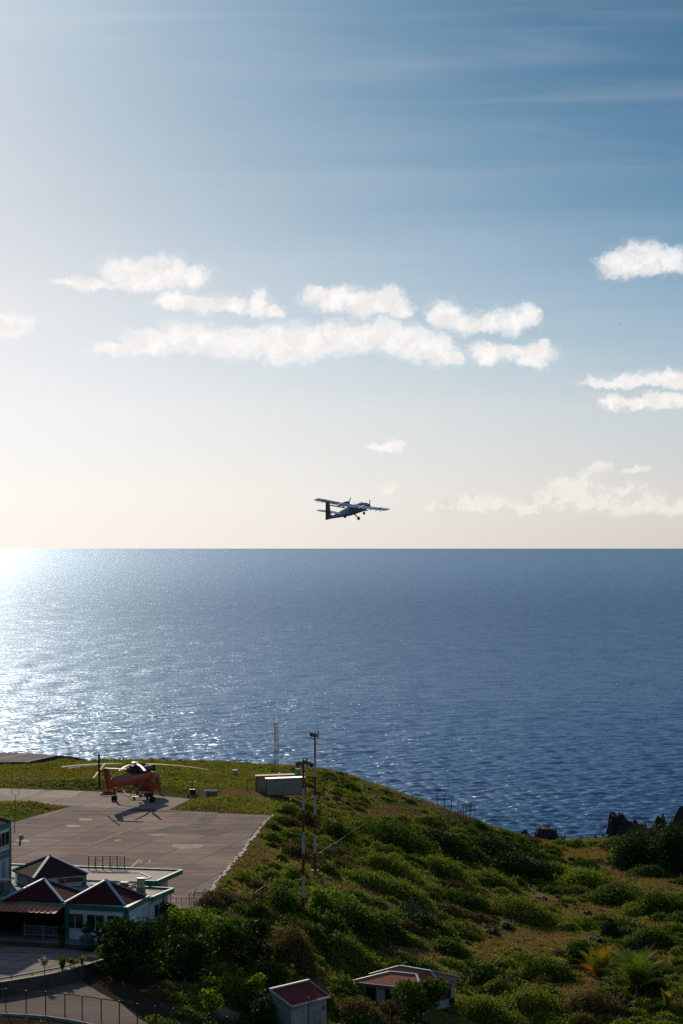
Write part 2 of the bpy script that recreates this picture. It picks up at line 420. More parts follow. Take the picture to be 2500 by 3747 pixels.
_n = len(cp)
_M = np.zeros((_n+3, _n+3)); _M[:_n, :_n] = _d - np.eye(_n)*.5
_P = np.hstack([np.ones((_n, 1)), _A]); _M[:_n, _n:] = _P; _M[_n:, :_n] = _P.T
_w = np.linalg.solve(_M, np.concatenate([cp[:, 2], np.zeros(3)]))
def interp(x, y):
    q = np.stack([x, y], -1).reshape(-1, 2)*SXY; out = np.empty(len(q))
    for s in range(0, len(q), 20000):
        b = q[s:s+20000]
        out[s:s+20000] = np.linalg.norm(b[:, None]-_A[None], axis=2)@_w[:_n]+_w[_n]+b@_w[_n+1:]
    return out.reshape(np.shape(x))
coast = [at(a, b, c) for a, b, c in [(-900,2775,18),(-300,2775,18),(0,2762,18),(120,2760,18),(300,2782,18),(500,2775,18.3),(750,2781,18),(950,2793,17.6),(1100,2801,17.2),(1250,2828,16.2),(1350,2860,15.3),
 (1430,2883,14.6),(1520,2913,13.6),(1600,2943,12.6),(1680,2973,11.5),(1740,2998,10.4),(1800,3022,9),(1880,3054,6.6),(1950,3072,4.6),(2050,3076,3.4),(2150,3078,2.6),(2250,3078,2.6),(2350,3060,3),(2500,3050,4),(2900,3050,4)]]
cx_ = np.array([c.x for c in coast]); cy_ = np.array([c.y for c in coast]); o_ = np.argsort(cx_); cx_, cy_ = cx_[o_], cy_[o_]
def inpoly(x, y, poly):
    r = np.zeros(np.shape(x), bool); n = len(poly); j = n-1
    for i in range(n):
        xi, yi = poly[i][:2]; xj, yj = poly[j][:2]
        c = ((yi > y) != (yj > y)) & (x < (xj-xi)*(y-yi)/(yj-yi+1e-12)+xi)
        r ^= c; j = i
    return r
def pdist(x, y, poly, closed=True):
    d = np.full(np.shape(x), 1e9); n = len(poly)
    for i in range(n if closed else n-1):
        ax, ay = poly[i][:2]; bx, by = poly[(i+1) % n][:2]
        L = (bx-ax)**2+(by-ay)**2+1e-9
        t = np.clip(((x-ax)*(bx-ax)+(y-ay)*(by-ay))/L, 0, 1)
        d = np.minimum(d, np.hypot(x-ax-t*(bx-ax), y-ay-t*(by-ay)))
    return d
def P2(lst, z): return [tuple(at(a, b, z)[:2]) for a, b in lst]
edge_r = [(990,2983),(966,3004),(946,3026),(930,3046),(912,3070),(894,3096),(876,3120),(858,3140),(838,3163),(822,3184),(801,3206),(776,3236),(758,3268),(737,3306),(731,3330)]
APRON = P2([(-900,3330),(-900,3060),(43,3010),(265,2949),(617,2963),(800,2974)]+edge_r+[(600,3332)], ZA)
TAXI = P2([(-1400,2905),(-1400,2868),(0,2884),(305,2894),(560,2909),(699,2924),(617,2963),(265,2949),(0,2938)], ZA)
RUNWAY_Z = 18.5
RUNWAY = P2([(-900,2796),(-900,2740),(0,2753),(100,2756),(212,2764),(105,2788),(0,2789)], RUNWAY_Z)
TERM = P2([(-500,3170),(560,3180),(640,3250),(600,3400),(470,3485),(-500,3475)], ZA)
ZP = 17.55; ZR = 16.6
PARKING = P2([(-800,3600),(-800,3468),(0,3462),(130,3462),(392,3488),(382.7,3494.3),(347,3505.8),(280.6,3525),(222,3542.8),(178.6,3550.4),(102,3565.7),(0,3583.6)], ZP)
STRIP = P2([(-800,3612),(-800,3600),(0,3583.6),(102,3565.7),(178.6,3550.4),(222,3542.8),(280.6,3525),(347,3505.8),(382.7,3494.3),(375,3512),(306,3532.6),(229.6,3554),(163,3568),(0,3595)], ZP)
ROAD = P2([(-900,3690),(-900,3640),(0,3614),(163,3596),(240,3582),(300,3587),(358,3628),(447,3675),(505,3724),(564,3760),(600,3830),(400,3765),(280,3740),(178,3724),(97,3718),(0,3713)], ZR)
RAMP = P2([(605,3563),(665,3600),(734,3660),(752,3690),(716,3686),(646,3616),(590,3572)], 14.6)
HPAD = P2([(1290,3640),(1590,3700),(1690,3665),(1400,3620)], 10.3); SPAD = P2([(1000,3800),(1060,3850),(1215,3790),(1140,3730)], 11.8)
FLAT = [(HPAD, 10.3, 6.), (SPAD, 11.8, 5.), (APRON, ZA-.05, 5.), (TAXI, ZA-.05, 6.), (RUNWAY, RUNWAY_Z-.6, 6.), (TERM, ZA-.12, 5.), (PARKING, ZP-.06, 3.), (STRIP, ZP-.06, 2.), (ROAD, ZR-.06, 3.)]
def terrain_z(x, y, detail=True):
    x = np.asarray(x, float); y = np.asarray(y, float)
    z = interp(x, y)
    if detail:
        z = z+.42*fbm(x/9, y/14, 4, 3)+.12*fbm(x/2.2, y/2.2, 3, 9)
    for poly, zf_, wd in FLAT:
        ins = inpoly(x, y, poly); d = pdist(x, y, poly)
        k = np.where(ins, 1, np.clip(1-d/wd, 0, 1)); k = k*k*(3-2*k)
        if zf_ < ZA-.3:                                    # sharp step beside parking and road
            k = np.where(ins, 1, np.clip(1-d/wd, 0, 1)**2)
        k = k if zf_ > 7 else k*.92
        z = z*(1-k)+zf_*k
    s = y-np.interp(x, cx_, cy_)-1.0
    s = np.maximum(s, 0)
    return z-(1.15*s+.0*s*s)
def make_terrain():
    xs = np.concatenate([np.arange(-190, -80, 3.0), np.arange(-80, 95, .8), np.arange(95, 200, 3.0)])
    ys = np.concatenate([np.arange(-20, 150, 4.0), np.arange(150, 500, 1.0), np.arange(500, 560, 5)])
    X, Y = np.meshgrid(xs, ys); Z = np.maximum(terrain_z(X, Y), -6)
    nr, nc = X.shape
    V_ = np.stack([X, Y, Z], -1).reshape(-1, 3)
    i0 = (np.arange(nr-1)[:, None]*nc+np.arange(nc-1)[None, :]).ravel()
    F_ = np.stack([i0, i0+1, i0+nc+1, i0+nc], 1)
    m = bpy.data.materials.new('ground_cover'); m.use_nodes = True; m.node_tree.nodes.clear(); n = NT(m.node_tree)
    P = n.node('ShaderNodeNewGeometry').outputs['Position']
    p = n.node('ShaderNodeBsdfPrincipled'); p.inputs['Roughness'].default_value = .95; p.inputs['Specular IOR Level'].default_value = .0
    f1 = n.mapr(n.noise(P, .07, 6, .62, .3), .45, .65)
    f2 = n.mapr(n.noise(P, .45, 6, .7), .35, .65)
    f3 = n.mapr(n.noise(P, 2.6, 5, .7), .35, .65)
    dry = n.mix(f3, (.25, .15, .07), (.14, .085, .042)); grn = n.mix(f3, (.12, .13, .03), (.065, .075, .018))
    c = n.mix(f1, dry, grn); c = n.mix(n.math('MULTIPLY', f2, .3), c, grn)
    dark = n.mapr(n.noise(P, .9, 5, .75), .60, .70)
    c = n.mix(n.math('MULTIPLY', dark, .7), c, (.035, .026, .02))
    dv = n.vmath('MULTIPLY', n.vmath('SUBTRACT', P, (-15.5, 221.0, 0)), (1/13., 1/19., 0))   # near-black brown patch on the bank below the terminal
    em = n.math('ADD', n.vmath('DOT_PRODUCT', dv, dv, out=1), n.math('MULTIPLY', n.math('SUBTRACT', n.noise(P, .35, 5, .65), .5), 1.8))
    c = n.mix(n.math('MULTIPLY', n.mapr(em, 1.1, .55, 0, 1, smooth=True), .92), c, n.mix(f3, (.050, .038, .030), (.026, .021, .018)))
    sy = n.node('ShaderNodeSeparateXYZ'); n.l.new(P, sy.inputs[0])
    near_shade = n.math('MULTIPLY', n.mapr(n.math('ADD', sy.outputs[1], n.math('MULTIPLY', n.noise(P, .3, 4, .6), 4.0)), 214.5, 211.5), n.mapr(sy.outputs[0], -9.0, -13.0))
    c = n.mix(n.math('MULTIPLY', near_shade, .9), c, (.045, .036, .026))  # near bank below the road kerb: shade put into the ground colour
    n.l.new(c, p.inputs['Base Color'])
    b = n.node('ShaderNodeBump'); b.inputs['Strength'].default_value = .9; b.inputs['Distance'].default_value = .25
    n.l.new(n.noise(P, 2.2, 6, .7), b.inputs['Height']); n.l.new(b.outputs[0], p.inputs['Normal'])
    o = n.node('ShaderNodeOutputMaterial'); n.l.new(p.outputs[0], o.inputs[0])
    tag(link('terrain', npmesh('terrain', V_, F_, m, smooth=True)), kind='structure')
    return xs, ys, Z
GX, GY, GZ = make_terrain()
def gz(x, y):
    """height of the terrain mesh at x, y"""
    i = np.clip(np.searchsorted(GX, x)-1, 0, len(GX)-2); j = np.clip(np.searchsorted(GY, y)-1, 0, len(GY)-2)
    u = (x-GX[i])/(GX[i+1]-GX[i]); v = (y-GY[j])/(GY[j+1]-GY[j])
    return (GZ[j, i]*(1-u)+GZ[j, i+1]*u)*(1-v)+(GZ[j+1, i]*(1-u)+GZ[j+1, i+1]*u)*v
def ground(px, py):
    """where the line of sight through the pixel meets the ground"""
    D = np.arange(150, 520, .5); X = (px-CX)/FP*D; Z = HC-(py-HZ)/FP*D
    h = gz(X, D) >= Z
    k = int(np.argmax(h)) if h.any() else len(D)-1
    return Vector((X[k], D[k], float(gz(X[k], D[k]))))
def sheet(name, poly, z, material, thick=.05, kind='structure', parent=None):
    mb = MB(); mb.prism(poly, z-thick, z)
    o = mb.build(name, material, parent)
    if kind: tag(o, kind=kind)
    return o
def slabmat(name, ca, cb, cj, rot, size, ox=0.0, oy=0.0, stain=.5, red=0.0):
    """concrete slabs with joints, stains and worn tyre marks"""
    m = bpy.data.materials.new(name); m.use_nodes = True; m.node_tree.nodes.clear(); n = NT(m.node_tree)
    P = n.node('ShaderNodeNewGeometry').outputs['Position']
    mp = n.node('ShaderNodeMapping'); n.l.new(P, mp.inputs[0]); mp.inputs['Rotation'].default_value = (0, 0, rot); mp.inputs['Location'].default_value = (ox, oy, 0)
    br = n.node('ShaderNodeTexBrick'); n.l.new(mp.outputs[0], br.inputs['Vector'])
    br.offset = 0.0; br.inputs['Scale'].default_value = 1.0; br.inputs['Mortar Size'].default_value = .16; br.inputs['Mortar Smooth'].default_value = .5
    br.inputs['Brick Width'].default_value = size[0]; br.inputs['Row Height'].default_value = size[1]
    br.inputs['Color1'].default_value = (0, 0, 0, 1); br.inputs['Color2'].default_value = (1, 1, 1, 1); br.inputs['Mortar'].default_value = (.5, .5, .5, 1)
    p = n.node('ShaderNodeBsdfPrincipled'); p.inputs['Roughness'].default_value = .95; p.inputs['Specular IOR Level'].default_value = .06
    tone = n.math('ADD', n.math('MULTIPLY', br.outputs['Color'], .75), n.mapr(n.noise(P, .10, 7, .7), .36, .64, -.3, .8))
    c = n.mix(tone, ca, cb)
    st = n.mapr(n.noise(n.vmath('MULTIPLY', P, (.05, .55, 1)), 1.0, 7, .7), .46, .60)
    c = n.mix(n.math('MULTIPLY', st, stain), c, tuple(q*.42 for q in cb))
    sp = n.mapr(n.noise(P, 1.1, 6, .7), .58, .75); c = n.mix(n.math('MULTIPLY', sp, .35), c, tuple(q*.5 for q in cb))
    c = n.mix(n.math('MULTIPLY', br.outputs['Fac'], .9), c, cj)
    n.l.new(c, p.inputs['Base Color'])
    o = n.node('ShaderNodeOutputMaterial'); n.l.new(p.outputs[0], o.inputs[0])
    return m
ANG = math.atan2(0.0, 1.0)
pa, pb = at(561, 2955, ZA), at(660, 2919, ZA)
ANG = math.atan2(pb.y-pa.y, pb.x-pa.x)
m_apron = slabmat('apron_concrete', (.30, .205, .178), (.15, .105, .096), (.06, .045, .04), -ANG, (11.0, 5.6), stain=.75)
m_taxi = slabmat('taxiway_concrete', (.36, .30, .275), (.25, .19, .17), (.07, .055, .05), -ANG, (11.0, 5.6), stain=.45)
m_run = slabmat('runway_asphalt', (.125, .115, .115), (.085, .08, .08), (.05, .045, .045), -ANG, (200, 11), stain=.4)
m_park = slabmat('parking_concrete', (.27, .22, .205), (.19, .15, .145), (.08, .06, .055), .3, (9, 4), stain=.4)
m_road = slabmat('road_asphalt', (.19, .145, .125), (.13, .10, .09), (.08, .06, .055), .2, (300, 300), stain=.4)
apron = sheet('apron', APRON, ZA, m_apron, .3)
taxi = sheet('taxiway', TAXI, ZA, m_taxi, .3)
run = sheet('runway', RUNWAY, RUNWAY_Z, m_run, 1.2)
park = sheet('parking_lot', PARKING, ZP, m_park, .3)
road = sheet('road', ROAD, ZR, m_road, .3)

# ------------------------------------------------------------------ painted markings and edges on the apron
mk = MB()
paint_cream = mat('cream_paint', (.50, .42, .30), .9, var=.2, scale=3, spec=.05)
paint_white = mat('worn_white_line', (.34, .31, .28), .9, var=.3, scale=4, spec=.05)
paint_red = mat('worn_red_paint', (.34, .155, .125), .9, var=.25, scale=2.0, spec=.05)
patch_l = mat('pale_repair_patch', (.44, .36, .31), .95, var=.2, scale=.9, spec=.05)
patch_d = mat('dark_stain_patch', (.17, .125, .115), .95, var=.3, scale=.4, spec=.05)
def decal(name, pts, m, z=ZA, lift=.006, par=None):
    mb = MB(); mb.prism([tuple(at(a, b, z)[:2]) for a, b in pts], z+.001, z+lift)
    return mb.build(name, m, par or apron)
def line(name, p, q, wd, m, z=ZA, par=None, lift=.007):
    a, b = at(*p, z), at(*q, z); d = (b-a).normalized(); nrm = Vector((-d.y, d.x, 0))*wd/2
    mb = MB(); mb.prism([tuple((a+nrm)[:2]), tuple((b+nrm)[:2]), tuple((b-nrm)[:2]), tuple((a-nrm)[:2])], z+.001, z+lift)
    return mb.build(name, m, par or apron)
for c in ([(285,2996),(300,2994),(340,2996),(335,3002),(296,3002)], [(240,3020),(258,3018),(297,3020),(290,3025),(252,3026)], [(54,3076),(66,3072),(100,3073),(112,3077),(100,3081),(70,3080)]):
    decal('painted_marking', c, paint_cream)
decal('repair_patch', [(628,3098),(636,3089),(752,3091),(735,3103),(660,3106)], patch_l)
decal('repair_patch', [(540,3054),(590,3050),(628,3054),(575,3060)], patch_l)
decal('repair_patch', [(414,3075),(440,3071),(446,3075),(424,3079)], patch_l)
decal('repair_patch', [(760,2976),(800,2984),(760,3026),(700,3016)], patch_d)
decal('repair_patch', [(560,3040),(640,3020),(860,3036),(800,3060),(700,3052)], patch_d)
line('painted_line', (482,3172), (510,3145), .35, paint_cream)
for p, q in (((513,3156),(520,3146)), ((513,3156),(544,3157)), ((520,3146),(551,3147)), ((544,3157),(551,3147))):
    line('painted_line', p, q, .22, paint_cream)
line('painted_line', (561,2955), (660,2919), .5, paint_white, par=taxi)
line('painted_line', (561,2955), (440,2951), .35, paint_white, par=taxi)
line('painted_line', (355,2906), (232,2944), .4, paint_white, par=taxi)
line('painted_line', (355,2906), (420,2908), .3, paint_white, par=taxi)
line('painted_line', (44,3015), (150,3023), .35, paint_white)
line('painted_line', (150,3023), (560,2972), .25, paint_white)
for (x0, y0, x1, y1) in ((0,2900,110,2892), (190,2932,380,2937)):
    line('painted_line', (x0, y0), (x1, y1), .3, paint_white, par=taxi)
# faded red hatching: rows of short slanted strokes along two borders
hm = MB()
def hatch(x0, y0, x1, y1, h, n):
    for i in range(n):
        t = i/n; x = x0+(x1-x0)*t; y = y0+(y1-y0)*t
        a = at(x, y, ZA); b = at(x+h*2.6, y+h, ZA); c = at(x+h*2.6+6, y+h, ZA); d = at(x+6, y, ZA)
        if random.random() < .12: continue
        hm.prism([tuple(a[:2]), tuple(b[:2]), tuple(c[:2]), tuple(d[:2])], ZA+.001, ZA+.009)
random.seed(5)
hatch(215, 3112, 770, 3150, 14, 52); hatch(400, 3053, 860, 3078, 12, 44); hatch(470, 3000, 830, 3010, 8, 30)
hatch(640, 3262, 770, 3262, 6, 8)
hm.build('red_hatching', paint_red, apron)
line('painted_line', (305,3103), (470,3035), .7, paint_red, lift=.005); line('painted_line', (470,3035), (640,2990), .6, paint_red, lift=.005)
line('painted_line', (614,3279), (745,3265), .5, paint_red)
decal('pale_slab', [(0,2886),(167,2890),(92,2912),(0,2907)], patch_l, par=taxi)
decal('pale_slab', [(200,2891),(304,2895),(258,2921),(118,2916)], patch_l, par=taxi)
# runway markings
line('painted_line', (0,2775), (105,2756), .9, paint_white, RUNWAY_Z, par=run)
line('painted_line', (95,2787), (205,2764), .7, paint_white, RUNWAY_Z, par=run)
line('painted_line', (60,2786), (108,2788), .7, paint_white, RUNWAY_Z, par=run)
rb = MB()
# dark embankment below the runway end
rp = [at(0,2789,RUNWAY_Z), at(105,2788,RUNWAY_Z), at(212,2764,RUNWAY_Z), at(262,2768,RUNWAY_Z-.6)]
lo = [at(-5,2801,17.9), at(112,2797,17.9), at(205,2780,17.9), at(285,2776,17.4)]
rp = [at(-400,2790,RUNWAY_Z)]+rp; lo = [at(-400,2803,17.9)]+lo
for i in range(4): rb.quad(lo[i], lo[i+1], rp[i+1], rp[i])
back = [Vector((p.x+1, p.y+8, 16.5)) for p in lo]
for i in range(4): rb.quad(rp[i]+Vector((0,0,-.02)), rp[i+1]+Vector((0,0,-.02)), back[i+1], back[i])
tag(rb.build('runway_bank', mat('dark_bank', (.07, .05, .04), .95, var=.3, scale=1.0, bump=.6)), kind='structure')
# broken whitish kerb along the right edge of the apron
kb = MB(); rr = random.Random(2)
for i in range(len(edge_r)-1):
    a, b = at(*edge_r[i], ZA), at(*edge_r[i+1], ZA); n_ = max(2, int((b-a).length/1.1))
    for k in range(n_):
        p, q = a.lerp(b, k/n_), a.lerp(b, (k+.93)/n_)
        o_x = rr.uniform(.0, .22); h = rr.uniform(.01, .10); wd = rr.uniform(.25, .6)
        d = (q-p).normalized(); nn_ = Vector((-d.y, d.x, 0)); nn_ = nn_ if nn_.x > 0 else -nn_
        kb.prism([tuple((p+nn_*o_x)[:2]), tuple((q+nn_*(o_x+rr.uniform(-.1, .1)))[:2]), tuple((q+nn_*(o_x+wd))[:2]), tuple((p+nn_*(o_x+wd))[:2])], ZA-.3, ZA+h)
kerb_white = mat('broken_kerb', (.50, .44, .38), .95, var=.22, scale=2.5, bump=.6)
tag(kb.build('kerb', kerb_white), 'broken pale concrete kerb edging the apron beside the grassy slope', 'kerb')
# ------------------------------------------------------------------ parking lot edges
def poly_wall(name, pts, w_, z0, z1, m, parent=None):
    mb = MB()
    for a, b in zip(pts[:-1], pts[1:]):
        d = (b-a); d.z = 0; d.normalize(); nn_ = Vector((-d.y, d.x, 0))*w_/2
        mb.prism([tuple((a+nn_)[:2]), tuple((b+nn_)[:2]), tuple((b-nn_)[:2]), tuple((a-nn_)[:2])], z0, z1)
    return mb.build(name, m, parent)
KL = [(-800,3600),(-300,3592),(0,3583.6),(102,3565.7),(178.6,3550.4),(222,3542.8),(280.6,3525),(347,3505.8),(382.7,3494.3)]
WL = [(-800,3622),(-300,3606),(0,3595),(163,3568),(229.6,3554),(306,3532.6),(375,3512)]
tag(poly_wall('kerb', [at(a, b, ZP) for a, b in KL], .22, ZP-.2, ZP+.13, mat('kerb_concrete', (.34, .30, .27), .9, var=.15)), 'curved concrete kerb between the parking lot and the planted strip', 'kerb')
wl = [at(a, b, ZP+.25) for a, b in WL]
rw = poly_wall('retaining_wall', wl, .28, ZR-.4, ZP+.25, concd)
tag(rw, 'curved concrete retaining wall dropping from the parking lot to the road', 'wall')
poly_wall('coping', [p+Vector((0, 0, 0)) for p in wl], .36, ZP+.252, ZP+.31, mat('coping', (.36, .31, .24), .9, var=.15), rw)
sheet('planted_soil', STRIP, ZP+.05, mat('planting_soil', (.10, .11, .04), .95, var=.3, scale=2, bump=.6), .3)
for p, q in (((0,3552),(118,3563)), ((20,3534),(217,3545)), ((84,3514),(153,3520)), ((110,3496),(170,3499))):
    line('bay_line', p, q, .14, mat('faded_yellow_line', (.42, .33, .20), .9, var=.2, spec=.05), ZP, par=park)
for i in range(16):
    t = i/15; x = 0+153*t; y = 3540-62*t
    line('kerb_brick', (x, y), (x+14, y+2.5), .12, mat('worn_brick_line', (.20, .13, .10), .9, spec=.05), ZP, par=park)
line('bay_line', (0,3537), (150,3477), .12, mat('faded_yellow_line', (.42, .33, .20)), ZP, par=park)
tag(poly_wall('kerb', [at(a, b, ZR) for a, b in [(-900,3692),(0,3714),(97,3719),(178,3725),(280,3741),(400,3768)]], .22, ZR-.3, ZR+.16, mat('road_kerb', (.30, .30, .30), .9)), 'long low kerb along the near edge of the road below the chain link fence', 'kerb')
# concrete chute down the slope
cm = MB(); cpts = [((598,3566),(640,3578)), ((646,3606),(690,3604)), ((690,3652),(728,3640)), ((724,3690),(760,3672))]
ring = []
for a, b in cpts:
    ga, gb = ground(*a), ground(*b); ring.append((ga+Vector((0, 0, .35)), gb+Vector((0, 0, .35))))
for (a, b), (c, d) in zip(ring[:-1], ring[1:]):
    cm.add([a, b, d, c, a-Vector((0, 0, 1)), b-Vector((0, 0, 1)), d-Vector((0, 0, 1)), c-Vector((0, 0, 1))], [(0,1,2,3),(4,7,6,5),(0,4,5,1),(1,5,6,2),(2,6,7,3),(3,7,4,0)])
tag(cm.build('ramp', concd), 'bluish grey concrete ramp running down the dark bank', 'ramp')

# ------------------------------------------------------------------ terminal building
ZT = 21.35
term = empty('terminal_building', at(240, 3442, ZA), 0, 'low white airport terminal with green trim and dark red pyramid roofs', 'building')
OT = Vector(term.location)
def tb(mb, name, m, par=None, **k):
    o = mb.build(name, m, None, **k)
    p = par or term
    o.parent = p
    w_ = Vector((0, 0, 0)); q = p
    while q is not None: w_ += Vector(q.location); q = q.parent
    o.location = Vector(o.location)-w_
    return o
ax = Vector((.930, -.367, 0))                       # along the front wall
FLc, FRc, RBc, RR = at(238,3308,ZT), at(468,3321,ZT), at(548,3278,ZT), at(634,3246,ZT)
ax = (FRc-FLc).normalized(); bx = (RBc-FRc).normalized()
def xy(*ps): return [tuple(p[:2]) for p in ps]
# front block
def inset(poly, d):
    c = sum((Vector((p[0], p[1], 0)) for p in poly), Vector())/len(poly)
    return [tuple((c+(Vector((p[0], p[1], 0))-c)*(1-d/((Vector((p[0], p[1], 0))-c).length)))[:2]) for p in poly]
blk = [FLc, FRc, RBc, RBc-(FRc-FLc)]
m_ = MB(); m_.prism(inset(xy(*blk), .12), ZA-.1, ZT-.45); tb(m_, 'wall', wallw)
m_ = MB(); m_.prism(xy(*blk), ZT-.45, ZT); tb(m_, 'fascia', green)
m_ = MB(); m_.prism(inset(xy(*blk), -.03), ZT, ZT+.04); tb(m_, 'fascia_coping', mat('green_coping', (.10, .33, .26), .6))
def pyramid(FL, FR, BR, BL, apex, name='pyramid_roof', m=roofdk, cap=.16, corr=True):
    """hip roof on four corners with ridge caps as children"""
    mb = MB(); e = [FL, FR, BR, BL]; lo_ = [p-Vector((0, 0, .12)) for p in e]
    mb.add(e+[apex]+lo_, [(0,1,4),(1,2,4),(2,3,4),(3,0,4),(5,8,7,6),(0,5,6,1),(1,6,7,2),(2,7,8,3),(3,8,5,0)])
    r = tb(mb, name, m)
    for c in e:
        cb = MB(); d = (apex-c).normalized(); cb.bar(c-d*.05+Vector((0, 0, .06)), apex+d*.05+Vector((0, 0, .06)), cap*1.7, .14)
        tb(cb, 'ridge_cap', hipblue, r)
    return r
roof_corr = bpy.data.materials.new('roof_sheet'); roof_corr.use_nodes = True; roof_corr.node_tree.nodes.clear(); n = NT(roof_corr.node_tree)
def corrugated(name, ca, cb, sc_, rot, bump=.6):
    m = bpy.data.materials.new(name); m.use_nodes = True; m.node_tree.nodes.clear(); n = NT(m.node_tree)
    P = n.node('ShaderNodeNewGeometry').outputs['Position']
    mp = n.node('ShaderNodeMapping'); n.l.new(P, mp.inputs[0]); mp.inputs['Rotation'].default_value = (0, 0, rot)
    wv_ = n.node('ShaderNodeTexWave'); wv_.wave_type = 'BANDS'; wv_.bands_direction = 'X'; wv_.inputs['Scale'].default_value = sc_; n.l.new(mp.outputs[0], wv_.inputs[0])
    p = n.node('ShaderNodeBsdfPrincipled'); p.inputs['Roughness'].default_value = .9; p.inputs['Specular IOR Level'].default_value = .03
    f = n.mapr(n.noise(P, 1.2, 6, .65), .3, .7)
    n.l.new(n.mix(n.math('MULTIPLY', n.math('ADD', f, wv_.outputs['Fac']), .5), ca, cb), p.inputs['Base Color'])
    b = n.node('ShaderNodeBump'); b.inputs['Strength'].default_value = bump; b.inputs['Distance'].default_value = .06
    n.l.new(wv_.outputs['Fac'], b.inputs['Height']); n.l.new(b.outputs[0], p.inputs['Normal'])
    o = n.node('ShaderNodeOutputMaterial'); n.l.new(p.outputs[0], o.inputs[0])
    MATS[name] = m
    return m
bpy.data.materials.remove(roof_corr)
rot_t = -math.atan2(ax.y, ax.x)
roof_t = corrugated('dark_red_roof_sheet', (.075, .019, .020), (.045, .013, .014), 1.3, rot_t, .25)
Z1 = ZT+.12
a1, a2, a3 = at(239,3303.6,Z1), at(455.4,3311.2,Z1), at(533.5,3279,Z1)
a4 = a3-(a2-a1); ctr = (a1+a3)/2
pyramid(a1, a2, a3, a4, Vector((ctr.x, ctr.y, HC-(3221.9-HZ)/FP*ctr.y)), m=roof_t)
b1, b2 = at(8.9,3292.4,Z1), at(230,3300,Z1); b3 = at(309,3264,Z1); b4 = b3-(b2-b1); ctr = (b1+b3)/2
pyramid(b1, b2, b3, b4, Vector((ctr.x, ctr.y, HC-(3217.4-HZ)/FP*ctr.y)), m=roof_t)
# left wing: flat roof over the veranda
L0 = FLc-ax*13; L1 = FLc-ax*.02
slab = [L0, L1, L1+bx*14, L0+bx*14]
rt_m = mat('flat_roof_felt', (.17, .19, .20), .9, var=.25, scale=.7)
m_ = MB(); m_.prism(xy(*slab), ZT-.3, ZT-.03); tb(m_, 'flat_roof', rt_m)
m_ = MB(); m_.prism(xy(L0-bx*.06, L1-bx*.06, L1-bx*.01, L0-bx*.01), ZT-.32, ZT+.04); tb(m_, 'fascia', MATS['green_coping'])
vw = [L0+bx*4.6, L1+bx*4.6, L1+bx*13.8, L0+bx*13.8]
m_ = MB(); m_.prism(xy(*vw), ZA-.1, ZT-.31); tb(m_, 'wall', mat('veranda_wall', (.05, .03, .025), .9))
for k in (3.2, 8.0):
    for y_ in (.3, 3.9):
        m_ = MB(); p = FLc-ax*k+bx*y_; m_.prism([(p.x-.09, p.y-.09), (p.x+.09, p.y-.09), (p.x+.09, p.y+.09), (p.x-.09, p.y+.09)], ZA, ZT-.31)
        tb(m_, 'column', mat('maroon_column', (.10, .03, .025), .7))
# green corner pillars
for p, w_ in ((FLc, .42), (FRc, .42)):
    m_ = MB(); q = p+bx*.02-ax*.02 if p is FRc else p+bx*.02
    cn = [q-bx*.04-ax*(w_ if p is FRc else .0), q-bx*.04+ax*(.04 if p is FRc else w_), q+bx*w_+ax*(.04 if p is FRc else w_), q+bx*w_-ax*(w_ if p is FRc else .0)]
    m_.prism(xy(*cn), ZA, ZT-.46); tb(m_, 'corner_pillar', green)
# awning
aw = MB(); t0 = L0-bx*.08; t1 = FLc-ax*.1-bx*.08
o0 = L0-bx*2.6; o1 = at(201,3342.9,20.72)
zt_, zo = ZT-.2, 20.72
nseg = 44
for i in range(nseg):
    a, b = i/nseg, (i+1)/nseg
    A_, B_ = t0.lerp(t1, a), t0.lerp(t1, b); E, F_ = o0.lerp(o1, a), o0.lerp(o1, b)
    vs = [Vector((A_.x, A_.y, zt_)), Vector((B_.x, B_.y, zt_)), Vector((F_.x, F_.y, zo)), Vector((E.x, E.y, zo))]
    aw.add(vs+[v-Vector((0, 0, .05)) for v in vs], [(0,3,2,1),(4,5,6,7),(3,7,6,2)])
    if i % 2 == 0: aw.bar(vs[0]+Vector((0, 0, .03)), vs[3]+Vector((0, 0, .03)), .06, .06)
tb(aw, 'awning', mat('terracotta_awning', (.44, .13, .075), .7, var=.12, scale=1.2))
# front windows (frame > pane) on the wall plane
def window(base, du, dn, x0, x1, z0, z1, fr=.08, panes=2, fm=None, name='window', cill=True, par=None):
    """window on a wall: base point, du along the wall, dn outward normal"""
    f = MB(); p = lambda x, z, o: Vector((base.x, base.y, 0))+du*x+dn*o+Vector((0, 0, z))
    R3 = Matrix((du, Vector((0, 0, 1)).cross(du), Vector((0, 0, 1)))).transposed()
    def bx_(xa, xb, za, zb, oa, ob, mb):
        c = p((xa+xb)/2, (za+zb)/2, (oa+ob)/2); mb.box(c, (xb-xa, abs(ob-oa), zb-za), R3)
    bx_(x0-fr, x1+fr, z1, z1+fr, 0, .09, f); bx_(x0-fr, x1+fr, z0-fr, z0, 0, .12 if cill else .09, f)
    bx_(x0-fr, x0, z0, z1, 0, .09, f); bx_(x1, x1+fr, z0, z1, 0, .09, f)
    for k in range(1, panes):
        xm = x0+(x1-x0)*k/panes; bx_(xm-.025, xm+.025, z0, z1, 0, .07, f)
    w_ = tb(f, name, fm or white, par)
    g_ = MB(); bx_(x0, x1, z0, z1, .012, .03, g_); tb(g_, 'pane', glass, w_)
    return w_
fn = -bx
Bf = FLc+bx*.115
for x0, x1 in ((.16, 1.95), (2.33, 4.12), (4.5, 6.1)):
    window(Bf, ax, fn, x0, x1, ZA+1.08, ZA+2.45)
Bs = FRc-ax*.115; sn = ax
